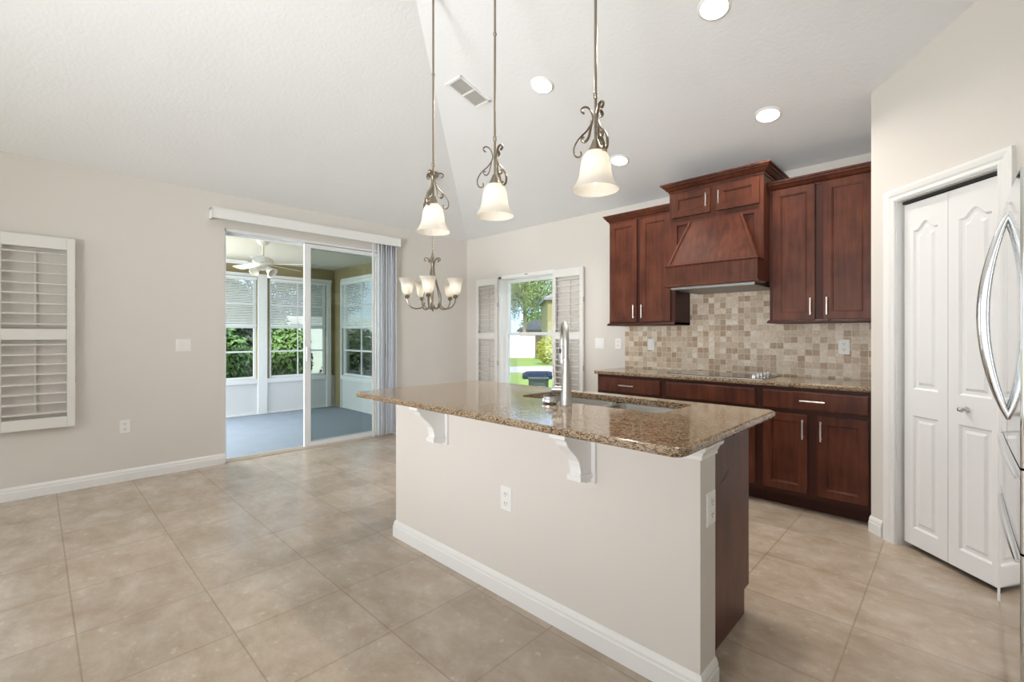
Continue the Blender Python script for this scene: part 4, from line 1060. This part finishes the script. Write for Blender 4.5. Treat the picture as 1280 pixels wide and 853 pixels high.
for tx, ty, lb in ((-17.0, 2.6, 'broad tree behind the white vinyl fence, farther left'), (-17.5, 7.2, 'broad tree behind the white vinyl fence, farther right')):
    t2 = thing('tree', (tx, ty, GZ0), lb, 'tree'); bm = BM()
    tube(bm, [(tx, ty, GZ0), (tx + .1, ty, 1.6), (tx, ty + .1, 3.4)], [.18, .14, .06], 8); obj('trunk', bm, 'bark', t2)
    bm = BM(); leafy(bm, (tx, ty, 3.2), (2.0, 2.1, 1.7), 3800, .15, .6, .3); obj('foliage', bm, 'leaf_dark', t2)
# beyond the small window: lawn, road, neighbouring houses, tree
def quad_strip(bm, d0, d1, px0, px1, z, th=.02):
    a, b, c, d = at(px0, d0, z), at(px1, d0, z), at(px1, d1, z), at(px0, d1, z)
    loft(bm, [[tuple(v) for v in (a, b, c, d)], [tuple(v + V((0, 0, th))) for v in (a, b, c, d)]])
bm = BM(); quad_strip(bm, 17.3, 20.5, 480, 860, GZ0 + .001); struct('ground_road', bm, 'road')
def houseb(name, pxa, pxb, d, depth, zw, label, wall, roofh, ov=.35):
    a, b = at(pxa, d), at(pxb, d); t = thing(name, (a + b)/2, label, 'building')
    u = (b - a).normalized(); w = FV - u*FV.dot(u); w.normalize(); a2, b2 = a + w*depth, b + w*depth
    bm = BM(); ring = [a, b, b2, a2]; loft(bm, [[tuple(p) for p in ring], [(p.x, p.y, zw) for p in ring]]); obj('walls', bm, wall, t)
    ro = [a - u*ov - w*ov, b + u*ov - w*ov, b2 + u*ov + w*ov, a2 - u*ov + w*ov]; cx = (a + b + a2 + b2)/4; L = (b - a).length
    bm = BM(); rg = []
    ins = min(L, depth)/2
    top = [a + u*ins*.95 + w*ins*.95, b - u*ins*.95 + w*ins*.95, b2 - u*ins*.95 - w*ins*.95, a2 + u*ins*.95 - w*ins*.95]
    loft(bm, [[(p.x, p.y, zw) for p in ro], [(p.x, p.y, zw + .12) for p in ro], [(p.x, p.y, zw + roofh) for p in top]])
    obj('roof', bm, 'shingle', t); return t
houseb('house', 684.5, 760, 24.0, 5, 3.1, 'olive green neighbouring house wall at the right of the small window view', 'stucco_olive', 1.0, .2)
houseb('house', 652, 690, 33.0, 5, 1.55, 'low brown neighbouring house with grey roof behind the lawn', 'brick', 0.95, .3)
bm = BM(); 
p, q = at(636, 33.0), at(669, 33.0); u = (q - p).normalized(); w = V((-u.y, u.x, 0))*.1
loft(bm, [[tuple(v) for v in (p, q, q + w, p + w)], [(v.x, v.y, 0.98 + .1) for v in (p, q, q + w, p + w)]])
bm.free()
fe2 = thing('garden_wall', at(652, 28.0), 'white garden wall beyond the lawn, seen through the lower window pane', 'wall')
bm = BM(); p, q = at(630, 29.0), at(669, 29.0); u = (q - p).normalized(); w = V((-u.y, u.x, 0))*.12
loft(bm, [[tuple(v) for v in (p, q, q + w, p + w)], [(v.x, v.y, 1.18) for v in (p, q, q + w, p + w)]]); obj('wall_panel', bm, 'fence', fe2)
bm = BM(); loft(bm, [[(v.x, v.y, 1.18) for v in (p - w*.3, q - w*.3, q + w*1.3, p + w*1.3)], [(v.x, v.y, 1.24) for v in (p - w*.3, q - w*.3, q + w*1.3, p + w*1.3)]]); obj('coping', bm, 'fence', fe2)
shrub(at(683, 22.2), .48, 1.36, 2600, .07, 'leaf_yellow', 'round yellow-green bush on the lawn seen through the small window')
tr = thing('tree', at(654, 31.0), 'pale-trunked tree with drooping foliage seen through the small window', 'tree')
tp = at(655, 31.0); bm = BM()
tube(bm, [tp, tp + V((.05, 0, 1.5)), tp + V((-.05, .1, 3)), tp + V((.1, .1, 5.6))], [.16, .13, .10, .05], 10)
for i in range(6):
    a = i*1.1; tube(bm, [tp + V((0, 0, 2.6 + i*.4)), tp + V((cos(a)*.8, sin(a)*.8, 3.6 + i*.4)), tp + V((cos(a)*1.7, sin(a)*1.7, 4.2 + i*.3))], [.06, .04, .02], 6)
obj('trunk', bm, 'bark', tr)
bm = BM(); leafy(bm, tp + V((.5, .3, 4.7)), (2.2, 2.2, 2.0), 6500, .13, .5, .15)
for i in range(60):     # hanging strands
    a = random.uniform(0, 6.28); r_ = random.uniform(.2, 2.2); q = tp + V((cos(a)*r_, sin(a)*r_, random.uniform(2.8, 4.8)))
    leafy(bm, q, (.14, .14, random.uniform(.6, 1.2)), 90, .09, .4, .1)
obj('foliage', bm, 'leaf_tree', tr)
shrub(at(672, 43.0), 1.8, 3.6, 3000, .14, 'leaf', 'dark green bush below the tree, behind the low grey roof', blobs=3)
ub = at(673, 12.0); uo = thing('utility_box', ub, 'dark green utility box on the grass just outside the small window', 'utility box')
bm = BM(); mt = Matrix.Translation(ub) @ Matrix.Rotation(YAW, 4, 'Z')
box(bm, -.25, .25, -.18, .18, 0, .26, .01, mat=mt); obj('cabinet', bm, 'utility', uo)
bm = BM(); box(bm, -.27, .27, -.20, .20, .26, .31, .012, mat=mt); obj('lid', bm, 'utility', uo)
bm = BM(); box(bm, -.18, .18, -.186, -.18, .10, .115, mat=mt); box(bm, -.14, .14, -.186, -.18, .16, .17, mat=mt); obj('handle', bm, 'shingle', uo)
cb = at(674, 15.3); bm = BM()  # low dark blue shape beside the road
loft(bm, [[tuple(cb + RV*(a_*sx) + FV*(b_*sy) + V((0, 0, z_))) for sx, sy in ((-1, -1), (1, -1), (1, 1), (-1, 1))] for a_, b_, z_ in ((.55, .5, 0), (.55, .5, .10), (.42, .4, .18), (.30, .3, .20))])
solo('dark_blue_shape', bm, 'dark_blue', cb, 'low dark blue shape beyond the utility box by the road', 'roadside_shape')
